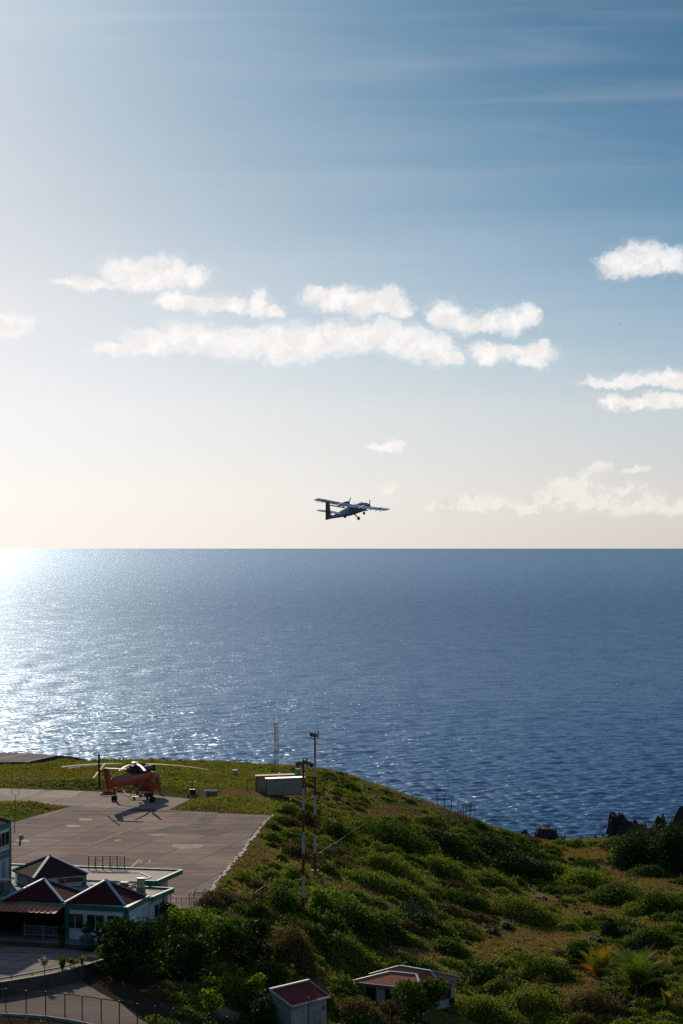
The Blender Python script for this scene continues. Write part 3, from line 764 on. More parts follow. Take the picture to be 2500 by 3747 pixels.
def sx(px):                # distance along the side wall seen at pixel column px
    u = (px-CX)/FP
    return (u*Bs.y-Bs.x)/(bx.x-u*bx.y)
window(Bs, bx, sn, sx(474), sx(487), ZA+1.08, ZA+2.3, panes=1)
window(Bs, bx, sn, sx(521), sx(541), ZA+.3, ZA+2.45, panes=2)
# second block of the side, a little lower
Q0 = RBc+ax*.25; Q1 = RR; dQ = (Q1-Q0).normalized()
ZC = ZT-.12
cb = [Q0, Q1, Q1-ax*4.2, Q0-ax*4.2]
m_ = MB(); m_.prism(xy(*cb), ZC-.42, ZC-.16); tb(m_, 'roof_slab', mat('roof_screed', (.42, .31, .26), .9, var=.12, scale=1.0))
for a, b in ((Q0, Q1), (Q1, Q1-ax*4.2)):
    m_ = MB(); d = (b-a).normalized(); nn_ = Vector((-d.y, d.x, 0)); 
    m_.prism(xy(a+nn_*.12, b+nn_*.12, b-nn_*.12, a-nn_*.12), ZC-.44, ZC+.02); tb(m_, 'fascia', green)
    m_ = MB(); m_.prism(xy(a+nn_*.14, b+nn_*.14, b-nn_*.14, a-nn_*.14), ZC+.02, ZC+.06); tb(m_, 'fascia_coping', MATS['green_coping'])
W0, W1 = Q0-ax*.3, Q0-ax*.3+dQ*((Q1-Q0).length*.62)
m_ = MB(); m_.prism(xy(W0, W1, W1-ax*4, W0-ax*4), ZA-1.2, ZC-.43); tb(m_, 'wall', wallw)
m_ = MB(); m_.prism(xy(W1, W1+dQ*.5, W1+dQ*.5-ax*3, W1-ax*3), ZA-1.0, ZC-.43); tb(m_, 'wall', mat('brown_wall', (.16, .10, .08), .9))
window(W0, dQ, Vector((dQ.y, -dQ.x, 0)), 1.5, 2.6, ZA+.9, ZA+2.2, panes=1)
# rear canopy roof on the airside
ZK = 21.6
K1, K2, K3 = at(268,3169.6,ZK), at(666,3183,ZK), at(572.8,3224,ZK)
K0 = K1-(K2-K1)*.7
K4 = K3-(K2-K1)*.42; 
rs = mat('pink_roof_screed', (.36, .27, .24), .9, var=.12, scale=.8)
m_ = MB(); m_.prism(xy(K0, K2, K3, K3-(K2-K1).normalized()*17), ZK-.35, ZK-.12); tb(m_, 'roof_slab', rs)
for a, b in ((K0, K2), (K2, K3), (K3, at(531,3223,ZK))):
    m_ = MB(); d = (b-a).normalized(); nn_ = Vector((-d.y, d.x, 0))
    m_.prism(xy(a+nn_*.1, b+nn_*.1, b-nn_*.1, a-nn_*.1), ZK-.42, ZK); tb(m_, 'fascia', green)
    m_ = MB(); m_.prism(xy(a+nn_*.13, b+nn_*.13, b-nn_*.13, a-nn_*.13), ZK, ZK+.05); tb(m_, 'fascia_coping', MATS['green_coping'])
kw = [at(587,3318,ZA), at(614,3300,ZA)]; dK = (kw[1]-kw[0]).normalized()
m_ = MB(); m_.prism(xy(kw[0], kw[1], kw[1]-(K2-K1).normalized()*9, kw[0]-(K2-K1).normalized()*9), ZA-.3, ZK-.36); tb(m_, 'wall', mat('cream_wall', (.42, .37, .36), .85, var=.08))
# lower white roof with raised kerb
ZW = ZT+.05
wr = [(300,3192),(322,3193.5),(512,3197.5),(553,3213),(530,3222),(470,3243),(300,3240),(230,3230)]
wp = [at(a, b, ZW) for a, b in wr]
m_ = MB(); m_.prism(xy(*wp), ZT-.35, ZW-.1); tb(m_, 'flat_roof', mat('white_roof_coating', (.58, .53, .50), .9, var=.14, scale=2.2, bump=.5, bscale=6))
m_ = MB()
for a, b in zip(wp[1:5], wp[2:6]):
    if a == wp[4]: continue
    d = (b-a).normalized(); nn_ = Vector((-d.y, d.x, 0)); m_.prism(xy(a+nn_*.13, b+nn_*.13, b-nn_*.13, a-nn_*.13), ZT-.3, ZW+.16)
tb(m_, 'roof_kerb', mat('white_kerb', (.55, .56, .60), .8, var=.1))
m_ = MB(); m_.prism(xy(at(-300,3240,ZT-.03), at(60,3213,ZT-.03), at(330,3222,ZT-.03), at(330,3262,ZT-.03), at(-300,3300,ZT-.03)), ZT-.34, ZT-.028); tb(m_, 'flat_roof', rt_m)
# rear pavilion
ZE = 22.5
e0, e1, e2 = at(44.6,3185,ZE), at(122.8,3214.3,ZE), at(321.4,3196.4,ZE); e3 = e0+(e2-e1)
ctr = (e0+e2)/2
m_ = MB(); m_.prism(inset(xy(e0, e1, e2, e3), .3), ZT-.2, ZE-.1); tb(m_, 'clerestory_wall', wallw)
pv = pyramid(e1, e2, e3, e0, Vector((ctr.x, ctr.y, HC-(3132-HZ)/FP*ctr.y)), m=corrugated('pavilion_roof_sheet', (.075, .045, .04), (.03, .012, .014), .9, -math.atan2((e1-e0).y, (e1-e0).x)))
i0, i1, i2, i3 = [Vector((*p, 0)) for p in inset(xy(e0, e1, e2, e3), .3)]
dA = (i1-i0).normalized(); dB = (i2-i1).normalized()
La, Lb = (i1-i0).length, (i2-i1).length
for x in (.18, .70): window(i0, dA, Vector((dA.y, -dA.x, 0)), La*x, La*x+1.0, ZT+.42, ZT+.8, fr=.04, panes=1)
window(i1, dB, Vector((dB.y, -dB.x, 0)), Lb*.46, Lb*.46+.75, ZT+.25, ZT+.85, fr=.04, panes=1)
window(i1, dB, Vector((dB.y, -dB.x, 0)), Lb*.60, Lb*.60+2.1, ZT+.38, ZT+.85, fr=.07, panes=1)
for p, d1, d2 in ((i1, -dA, dB), (i2, -dB, dB.cross(Vector((0, 0, 1)))*-1)):
    m_ = MB(); q = p; o1_ = (dA*.06-bx*.02) if p is i1 else (dB*.05)
    m_.prism(xy(q+d1*.45+Vector((dA.y, -dA.x, 0))*.03, q+dA*.03+Vector((dB.y, -dB.x, 0))*.03, q+(dB if p is i1 else -dA)*.45+(Vector((dB.y, -dB.x, 0))*.03 if p is i1 else dB*.03), q+(dB-dA)*.3), ZT-.2, ZE-.11)
    tb(m_, 'corner_pillar', green)
# balcony rail on the veranda
rl = MB(); r0, r1 = FLc-ax*4.3-bx*.15, FLc-ax*.3-bx*.15
for z_ in (.25, 1.12): rl.bar(Vector((r0.x, r0.y, ZA+z_)), Vector((r1.x, r1.y, ZA+z_)), .06, .05)
for i in range(29):
    p = r0.lerp(r1, i/28); wd = .10 if i % 14 == 0 else .035
    rl.bar(Vector((p.x, p.y, ZA+(0 if i % 14 == 0 else .2))), Vector((p.x, p.y, ZA+(1.3 if i % 14 == 0 else 1.12))), wd)
tb(rl, 'balcony_rail', mat('rail_grey_white', (.34, .36, .38), .6))
# platform and its stone face
pf = MB(); g0, g1 = L0-bx*3.0, FRc-bx*2.6+ax*.6
pf.prism(xy(g0, g1, FRc+ax*.6+bx*.05, L0+bx*5), ZP-.2, ZA); tb(pf, 'platform', mat('platform_concrete', (.16, .14, .13), .9, var=.15))
pf = MB(); pf.prism(xy(g0-bx*.12, g1-bx*.12, g1-bx*.005, g0-bx*.005), ZP-.2, ZA-.02); tb(pf, 'stone_edge', stone)
# tower on the left
TZ = 27.6
c0 = at(41.5, 3230, ZT); c1 = c0-bx*7.5; tw = [c0, c1, c1-ax*6, c0-ax*6]
tower = empty('control_tower', (c0.x, c0.y, ZT-.2), 0, 'white tower block with green bands rising at the left edge beside the terminal', 'tower')
def tt(mb, name, m, par=None):
    return tb(mb, name, m, par or tower)
m_ = MB(); m_.prism(inset(xy(*tw), .08), ZT-3.4, TZ-.5); tt(m_, 'wall', wallw)
for z0_, z1_ in ((TZ-.55, TZ), (ZT+2.75, ZT+3.15), (ZT+3.25, ZT+3.5)):
    m_ = MB(); m_.prism(xy(*tw), z0_, z1_); tt(m_, 'green_band', green)
m_ = MB(); m_.prism(xy(c0+ax*.02+bx*.02, c0+ax*.02-bx*.42, c0-ax*.3-bx*.42, c0-ax*.3+bx*.02), ZT-.5, TZ-.56); tt(m_, 'corner_pillar', green)
e = [Vector((p.x, p.y, TZ+.02)) for p in (c1, c0, c0-ax*6, c1-ax*6)]; ctr = (e[0]+e[2])/2
m_ = MB(); m_.add(e+[Vector((ctr.x, ctr.y, TZ+1.5))], [(0,1,4),(1,2,4),(2,3,4),(3,0,4),(3,2,1,0)]); rf = tt(m_, 'roof', roof_t)
for q in e:
    m_ = MB(); m_.bar(q+Vector((0, 0, .05)), Vector((ctr.x, ctr.y, TZ+1.55)), .22, .12); tt(m_, 'ridge_cap', hipblue, rf)
wb_ = c1+ax*-.08
def wtow(x0, x1, z0, z1, panes, name='window', m=None):
    f = window(wb_, bx, ax, x0, x1, z0, z1, panes=panes, name=name, par=tower)
    return f
wtow(3.2, 6.9, ZT+4.05, ZT+5.35, 3)
m_ = MB(); p0 = wb_+bx*4.6; p1 = wb_+bx*5.7
m_.prism(xy(p0, p1, p1+ax*.06, p0+ax*.06), ZT+.35, ZT+2.55); tt(m_, 'door', mat('cream_door', (.42, .38, .34), .6))
m_ = MB(); p = c0-bx*.2+ax*.05; 
m_.bar(Vector((p.x, p.y, ZT+3.9)), Vector((p.x+.9, p.y, ZT+3.9)), .07); m_.tube([Vector((p.x+.9, p.y, ZT+3.8)), Vector((p.x+.95, p.y, ZT+4.9))], .1)
arm = tt(m_, 'dish_bracket', steel)
dish = MB(); dc = Vector((p.x+1.05, p.y-.05, ZT+4.65)); axd = Vector((.93, -.2, -.28)).normalized(); u_ = axd.orthogonal().normalized(); v_ = axd.cross(u_)
rings = []
for k in range(7):
    r_ = .36*k/6+.004; rings.append([dc+axd*(.34*(1-(k/6))**1.0+.02)*1.0+(u_*math.cos(t)+v_*math.sin(t))*r_ for t in np.linspace(0, 2*math.pi, 17)[:-1]])
dish.loft(rings); 
d_ = dish.build('satellite_dish', mat('dish_grey', (.45, .47, .48), .5), smooth=True, origin=tuple(dc)); tag(d_, 'small round grey dish antenna on a bracket off the tower wall', 'dish antenna')
m_ = MB(); p = c0+ax*.35; b0 = Vector((p.x, p.y, TZ-1.2))
m_.tube([b0, b0+Vector((.15, 0, 3.9))], [.05, .03], 6); m_.bar(b0+Vector((-.25, 0, 4.0)), b0+Vector((.45, 0, 4.0)), .05)
for s_ in (-.25, .45): m_.bar(b0+Vector((s_, 0, 4.0)), b0+Vector((s_, 0, 4.6)), .05)
tag(m_.build('whip_antenna', steel, origin=tuple(b0)), 'thin whip antenna with a forked top on the tower corner', 'antenna')
# air conditioner under the tower
def aircon(c, sz, label, rz, fins=8):
    e_ = empty('air_conditioner', c, rz, label, 'air conditioner')
    m_ = MB(); m_.box((0, 0, sz[2]/2), sz); m_.build('casing', mat('ac_casing', (.24, .25, .26), .6), e_, bevel=.02)
    m_ = MB()
    for i in range(fins): m_.box((0, -sz[1]/2-.015, sz[2]*(.12+.76*i/(fins-1))), (sz[0]*.8, .03, sz[2]*.03))
    m_.build('grille', black, e_)
    m_ = MB(); m_.box((0, 0, sz[2]+.09), (sz[0]*1.12, sz[1]*1.12, .18)); m_.build('top_cover', mat('ac_top', (.5, .52, .55), .6), e_)
    return e_
q = at(22, 3272, ZT); aircon((q.x-.5, q.y-.2, ZT), (1.5, .9, 1.35), 'large grey air conditioner on the flat roof at the left edge', rot_t*-1)
q = at(455, 3246, ZT-.1); aircon((q.x, q.y, ZT-.1), (.75, .6, .35), 'small box air conditioner on the roof behind the front pyramid', rot_t*-1, 4)
# stainless vent drum
q = at(516, 3268, ZC-.16); v0 = Vector((q.x, q.y, ZC-.16)); ve = empty('roof_vent', v0, -rot_t, 'steel drum vent on a square base near the roof edge', 'vent')
m_ = MB(); m_.box((0, 0, .3), (.7, .7, .6)); m_.build('base', mat('vent_base', (.12, .13, .14), .6), ve)
m_ = MB(); m_.tube([(0, 0, .6), (0, 0, 1.45)], .40, 20); m_.tube([(0, 0, 1.45), (0, 0, 1.52)], .46, 20); m_.build('drum', mat('stainless', (.45, .45, .44), .35, .7), ve, smooth=False)
# pipes on the roof
m_ = MB(); pp = [at(330,3241,ZT+.1), at(400,3240,ZT+.1), at(455,3243,ZT+.1), at(500,3236,ZT+.1)]; m_.tube(pp, .07, 6)
tb(m_, 'pipe', steel)
m_ = MB(); pp = [at(545,3245,ZC+.1), at(590,3250,ZC+.1), at(592,3257,ZC-.1)]; m_.tube(pp, .07, 6); tb(m_, 'pipe', steel)
m_ = MB(); pp = [at(303,3228,ZT+.1), at(303,3228,ZT+.1)+Vector((0, 0, .75)), at(303,3228,ZT+.1)+Vector((.2, 0, .75)), at(303,3228,ZT+.1)+Vector((.2, 0, .4))]; m_.tube(pp, .04, 6); tb(m_, 'pipe', galv)
# antenna frame on the canopy roof
fz = ZK-.12
pxs = [324.5, 350.5, 376.5, 403, 429, 455.4]; pts = [at(x, 3180.2+.004*(x-324), fz) for x in pxs]
fr_ = empty('rail_frame', pts[0], 0, 'dark metal post and rail frame standing on the terminal roof', 'frame')
H_ = 1.4
for p in pts:
    m_ = MB(); q = p-pts[0]; m_.bar(q, q+Vector((0, 0, H_)), .09); m_.build('post', steel, fr_)
for z_, a, b in ((.99, 0, 5), (.86, 0, 5), (.66, 0, 2), (.56, 2, 5), (.74, 0, 2), (.42, -.35, 5.45), (.32, -.5, 5.4)):
    m_ = MB(); d = (pts[5]-pts[0]); m_.bar(d*(a/5)+Vector((0, 0, H_*z_)), d*(b/5)+Vector((0, 0, H_*z_)), .06, .07); m_.build('rail', steel, fr_)
for k in (.14, .62, .85):
    m_ = MB(); d = (pts[5]-pts[0]); m_.bar(d*k+Vector((0, .1, 0)), d*k+Vector((.25, .1, H_*.9)), .035); m_.build('brace', galv, fr_)
# stair head and handrail beside the terminal
hr = [at(604,3316,ZA), at(637,3306,ZA), at(645,3306,ZA), at(664.5,3306,ZA), at(681.5,3306,ZA), at(700.6,3306,ZA)]
hr = [at(604,3318,ZA-.2), at(624,3312,ZA), at(645,3318,ZA), at(664.5,3318,ZA), at(681.5,3318,ZA), at(700.6,3318,ZA)]
he = empty('handrail', hr[0], 0, 'thin grey handrail of posts and two rails beside the terminal steps', 'handrail')
for i, p in enumerate(hr):
    m_ = MB(); q = p-hr[0]; m_.bar(q, q+Vector((0, 0, .55 if i == 0 else 1.05)), .05); m_.build('post', galv, he)
m_ = MB()
for a, b in zip(hr[:-1], hr[1:]):
    ha = .55 if a is hr[0] else 1.05
    m_.bar(a-hr[0]+Vector((0, 0, ha)), b-hr[0]+Vector((0, 0, 1.05)), .05); m_.bar(a-hr[0]+Vector((0, 0, ha*.5)), b-hr[0]+Vector((0, 0, .5)), .04)
m_.build('rails', galv, he)
q = at(640, 3322, ZA); m_ = MB(); m_.box((q.x, q.y-1.2, ZA-.15), (1.6, 1.3, .7)); tag(m_.build('stair_block', conc, origin=(q.x, q.y-1.2, ZA-.5)), 'squat concrete stair block below the handrail beside the terminal', 'steps')

# ------------------------------------------------------------------ shipping containers
def corr_panel(mb, p0, du, dn, L, z0, z1, pitch=.28, dep=.05):
    """trapezoid sheet from p0 along du, height z0..z1, ribs towards dn"""
    n_ = int(L/pitch); pr = []
    for i in range(n_):
        for f_, o_ in ((0, 0), (.3, 0), (.45, dep), (.85, dep)): pr.append(((i+f_)*L/n_, o_))
    pr.append((L, 0))
    k = len(mb.v)
    for s_, o_ in pr:
        for z in (z0, z1): mb.v.append(p0+du*s_+dn*o_+Vector((0, 0, z)))
    for i in range(len(pr)-1): mb.f.append([k+2*i, k+2*i+2, k+2*i+3, k+2*i+1])
def container(fl, ang, tilt, mside, mroof, mdoor, label, L=6.06, W=2.44, H=2.59):
    e = empty('shipping_container', fl, 0, label, 'shipping container', 'shipping containers on the grass')
    e.rotation_euler = (0, tilt, ang)
    X, Y = Vector((1, 0, 0)), Vector((0, 1, 0))
    m_ = MB(); m_.box((L/2, W/2, .10), (L-.1, W-.1, .12)); corr_panel(m_, Vector((.1, .06, 0)), X, -Y, L-.2, .12, H-.1); corr_panel(m_, Vector((.1, W-.06, 0)), X, Y, L-.2, .12, H-.1)
    corr_panel(m_, Vector((L-.06, .1, 0)), Y, X, W-.2, .12, H-.1); m_.build('side_panel', mside, e)
    m_ = MB()
    for x in (.06, L-.06):
        for y in (.06, W-.06): m_.box((x, y, H/2), (.14, .14, H))
    for y in (.05, W-.05):
        m_.box((L/2, y, H-.07), (L-.14, .10, .13)); m_.box((L/2, y, .07), (L-.14, .10, .13))
    for x in (.05, L-.05): m_.box((x, W/2, H-.07), (.10, W-.14, .13)); m_.box((x, W/2, .07), (.10, W-.14, .13))
    m_.build('frame', mdoor, e)
    m_ = MB(); n_ = 22; k = 0
    for i in range(n_):
        x0 = .1+(L-.2)*i/n_; x1 = .1+(L-.2)*(i+.5)/n_
        m_.box(((x0+x1)/2, W/2, H-.025), (x1-x0, W-.2, .07))
    m_.box((L/2, W/2, H-.06), (L-.2, W-.2, .03)); m_.build('roof', mroof, e)
    for s_ in (0, 1):
        m_ = MB(); yc = W*(.27+.46*s_); m_.box((.03, yc, H/2), (.05, W*.44, H-.26))
        for z in (.5, 1.1, 1.7, 2.2): m_.box((.0, yc, z), (.03, W*.42, .05))
        d_ = m_.build('door', mside, e)
        m_ = MB()
        for dy in (-.22, .22): m_.tube([(-.05, yc+dy, .15), (-.05, yc+dy, H-.15)], .025, 6)
        m_.build('lock_rod', galv, d_)
    return e
cf = atD(974, 2914, (HC-18.0)*FP/(2914-HZ)*1.0)
m_side_g = mat('container_grey_green', (.36, .34, .27), .7, var=.12, scale=1.2); m_side_b = mat('container_beige', (.44, .34, .25), .7, var=.15, scale=1.2)
c_a = container(cf+Vector((0, 0, .05)), R(6), R(-1.6), m_side_g, mat('shiny_roof_sheet', (.85, .85, .84), .45, .9, var=.03), mat('container_frame_dark', (.07, .07, .065), .7), 'grey green shipping container with a glaring silver roof, the nearer of two')
cb_ = atD(938, 2903, (HC-18.05)*FP/(2903-HZ))
c_b = container(cb_+Vector((0, 0, .05)), R(6), R(-1.6), m_side_b, mat('beige_roof_sheet', (.50, .38, .27), .7, var=.1), mat('container_frame_rust', (.16, .08, .05), .8), 'beige shipping container with a tan roof behind the silver roofed one')

# ------------------------------------------------------------------ light masts
mastw = mat('mast_white', (.44, .47, .50), .6, var=.1)
def mast(base, H, label, lamps, box=None):
    e = empty('light_mast', base, 0, label, 'light mast', 'red and white banded light masts')
    for i in range(7):
        a = MB(); t0, t1 = i/7, (i+1)/7; a.tube([(0, 0, H*t0), (0, 0, H*t1)], [.20-.095*t0, .20-.095*t1], 12)
        a.build('red_band' if i % 2 == 0 else 'white_band', redp if i % 2 == 0 else mastw, e, smooth=False)
    m_ = MB(); m_.box((0, 0, .1), (.9, .9, .3)); m_.build('base', conc, e)
    m_ = MB(); m_.box((0, 0, H+.05), (1.7, .12, .08)); m_.box((0, 0, H+.05), (.12, 1.1, .08)); m_.tube([(0, 0, H-.3), (0, 0, H+.9)], .06, 8); m_.bar((-.9, 0, H-.05), (.9, 0, H-.05), .05); m_.build('crossarm', steel, e)
    for (x, y, z, rz) in lamps:
        Rz = Matrix.Rotation(rz, 3, 'Z') @ Matrix.Rotation(R(-25), 3, 'X')
        m_ = MB(); c = Vector((x, y, H+z)); m_.box(c, (.42, .20, .36), Rz); m_.box(c+Rz @ Vector((0, .14, 0)), (.30, .10, .24), Rz); l = m_.build('floodlight', steel, e, bevel=.02)
        m_ = MB(); m_.box(c+Rz @ Vector((0, -.115, 0)), (.36, .02, .30), Rz); m_.build('lens', mat('lamp_lens', (.10, .10, .07), .2), l)
    m_ = MB(); m_.tube([(.38, 0, H+.1), (.38, 0, H+.80)], .07, 8); o1 = m_.build('lamp_stem', redp, e)
    m_ = MB(); m_.tube([(.38, 0, H+.80), (.38, 0, H+.98)], .10, 10); m_.build('beacon_lamp', mat('beacon_pink', (.75, .25, .20), .3), o1)
    m_ = MB(); m_.tube([(.25, 0, H), (.25, 0, H+2.2)], .012, 4); m_.build('lightning_rod', galv, e)
    if box:
        m_ = MB(); m_.box((-.55, .2, H-.45), (.5, .4, .42)); m_.build('cabinet', mat('pale_cabinet', (.42, .43, .45), .6, var=.1), e, bevel=.02)
        m_ = MB(); m_.box((.1, .1, H-.8), (.7, .15, .10)); m_.box((.38, .1, H-.65), (.16, .2, .3)); m_.build('bracket', galv, e)
    return e
bL = atD(1110, 3352, 35*0+ (HC-16.6)*FP/(3352-HZ)); bR = atD(1153, 3182, (HC-17.0)*FP/(3182-HZ))
HL = (3352-2805)*bL.y/FP; HR = (3182-2702)*bR.y/FP
mast(bL+Vector((0, 0, -.3)), HL+.3, 'red and white light mast with a pale cabinet high up, the left and nearer one', [(-.45, -.1, .35, .3), (-.1, -.15, .30, 0), (.65, -.1, .3, -.4), (-.6, .1, .25, 1.2), (.1, .2, .45, .2), (.9, 0, .15, -.8)], True)
mast(bR+Vector((0, 0, -.3)), HR+.3, 'taller looking red and white light mast with floodlights clustered on top, right of the other', [(-.3, -.12, .42, .2), (.02, -.15, .36, 0), (-.45, .1, .48, .5)])
# lattice mast
def lattice(base, H, w_):
    e = empty('lattice_mast', base, .4, 'thin open lattice mast banded red, white and orange behind the containers', 'mast')
    ang = [0, 2.094, 4.189]; nb = 10
    cols = [mat('lattice_red', (.30, .05, .035), .6), mat('band_white', (.40, .39, .38), .6)]
    for s_ in range(nb):
        z0, z1 = H*s_/nb, H*(s_+1)/nb
        mm = MB(); tp = lambda z: w_*(1-.25*z/H)
        for a in ang:
            mm.bar((tp(z0)*math.cos(a), tp(z0)*math.sin(a), z0), (tp(z1)*math.cos(a), tp(z1)*math.sin(a), z1), .055)
        for k in range(3):
            za, zb = z0+(z1-z0)*k/3, z0+(z1-z0)*(k+1)/3
            for i in range(3):
                a, b = ang[i], ang[(i+1) % 3]
                pa_ = Vector((tp(za)*math.cos(a), tp(za)*math.sin(a), za)); pb_ = Vector((tp(zb)*math.cos(b), tp(zb)*math.sin(b), zb))
                mm.bar(pa_, pb_, .026); mm.bar(Vector((pa_.x, pa_.y, zb)), pb_, .03)
        c = mat('orange_band', (.50, .14, .03), .6) if s_ in (1,) else cols[s_ % 2]
        mm.build('lattice_section', c, e)
    m_ = MB(); m_.box((0, 0, H+.06), (.9, .9, .05)); m_.tube([(-.35, 0, H), (-.35, 0, H+1.3)], .03, 5); m_.tube([(.45, 0, H), (.45, 0, H+.7)], .03, 5); m_.box((-.35, 0, H+1.3), (.3, .1, .06)); m_.build('top_platform', steel, e)
lb = atD(1010, 2838, (HC-18.1)*FP/(2838-HZ))
lattice(lb+Vector((0, 0, -.1)), (2838-2642)*lb.y/FP, .45)
# white cabinet, drum, crate
q = at(860, 2846, 18.05); m_ = MB(); m_.box((0, 0, .62), (.72, .6, 1.24)); e = empty('electric_cabinet', q, .2, 'small pale grey cabinet standing alone on the far grass', 'cabinet'); m_.build('casing', mat('cabinet_grey', (.30, .32, .36), .6), e, bevel=.02)
m_ = MB(); m_.box((0, 0, 1.27), (.82, .7, .06)); m_.build('lid', mat('cabinet_lid', (.6, .6, .6), .5), e); m_ = MB(); m_.box((0, -.31, .6), (.6, .03, 1.0)); m_.build('door', mat('cabinet_door', (.34, .36, .40), .6), e)
q = at(1026, 2838, 18.05); m_ = MB(); m_.tube([(0, 0, 0), (0, 0, .05), (0, 0, .40), (0, 0, .44)], [.26, .28, .28, .2], 14); tag(m_.build('drum', mat('drum_grey_green', (.16, .22, .20), .5), origin=(0, 0, 0)), 'small grey green drum behind the beige container roof', 'drum').location = q
m_ = MB(); L_ = [at(762, 2842, 18.2)+Vector((0, 0, .1)), at(850, 2816, 18.2)+Vector((0, 0, .1))]
m_.tube([L_[0], L_[0].lerp(L_[1], .5)+Vector((0, 0, .15)), L_[1]], .05, 6); tag(m_.build('pipe', mat('pipe_pale_green', (.30, .38, .30), .6)), 'long thin pale green pipe lying on the far grass', 'pipe')
m_ = MB(); L_ = [at(1112, 2836, 18.2)+Vector((0, 0, .1)), at(1150, 2825, 18)+Vector((0, 0, .1))]
m_.tube(L_, .05, 6); tag(m_.build('pipe', mat('pipe_tan', (.36, .32, .20), .6)), 'short tan pipe on the grass between the two light masts', 'pipe')
# water bin next to the helicopter
q = at(773, 2921, 18.02); e = empty('tank', q, .1, 'grey open topped plastic tank standing on the grass right of the lift', 'tank')
gm = mat('tank_grey', (.17, .175, .185), .7, var=.15); m_ = MB()
m_.box((0, 0, .55), (1.75, 1.3, 1.1), taper=1.03); m_.build('tank_body', gm, e, bevel=.06)
m_ = MB()
for a, b in (((-.88, -.66), (.88, -.66)), ((.88, -.66), (.88, .66)), ((.88, .66), (-.88, .66)), ((-.88, .66), (-.88, -.66))): m_.bar((*a, 1.14), (*b, 1.14), .10)
for x in (-.6, 0, .6): m_.bar((x, -.72, .05), (x, -.72, 1.05), .09)
for x in (-.86, .86): m_.bar((x, 0, 1.14), (x, 0, 1.35), .12)
m_.build('rim', mat('tank_rim', (.30, .31, .33), .5), e)
# small lift with a basket
q = at(704, 2913, 18.02); e = empty('personnel_lift', q, .15, 'dark green scissor lift with a railed basket at the corner of the pad', 'lift')
m_ = MB(); m_.box((0, 0, .55), (.80, 1.2, .8)); m_.box((0, 0, 1.0), (.9, 1.3, .08)); m_.build('lift_body', mat('lift_dark', (.018, .025, .024), .6), e, bevel=.03)
m_ = MB()
for x in (-.43, .43):
    for y in (-.62, .62): m_.bar((x, y, 1.04), (x, y, 2.12), .05)
for z in (1.55, 2.12):
    for y in (-.62, .62): m_.bar((-.43, y, z), (.43, y, z), .05)
    for x in (-.43, .43): m_.bar((x, -.62, z), (x, .62, z), .05)
m_.build('basket_rail', mat('lift_green', (.05, .13, .07), .5), e)
for x in (-.38, .38):
    for y in (-.45, .45):
        m_ = MB(); m_.tube([(x-.06, y, .19), (x+.06, y, .19)], .19, 14); m_.build('wheel', rubber, e)
q = at(690, 2919, ZA); m_ = MB(); m_.tube([(0, 0, 0), (0, 0, .5)], .17, 10); m_.tube([(0, 0, .5), (0, 0, .62)], [.12, .05], 8); o = m_.build('gas_bottle', black); o.location = q; tag(o, 'small black canister standing left of the green lift', 'canister')

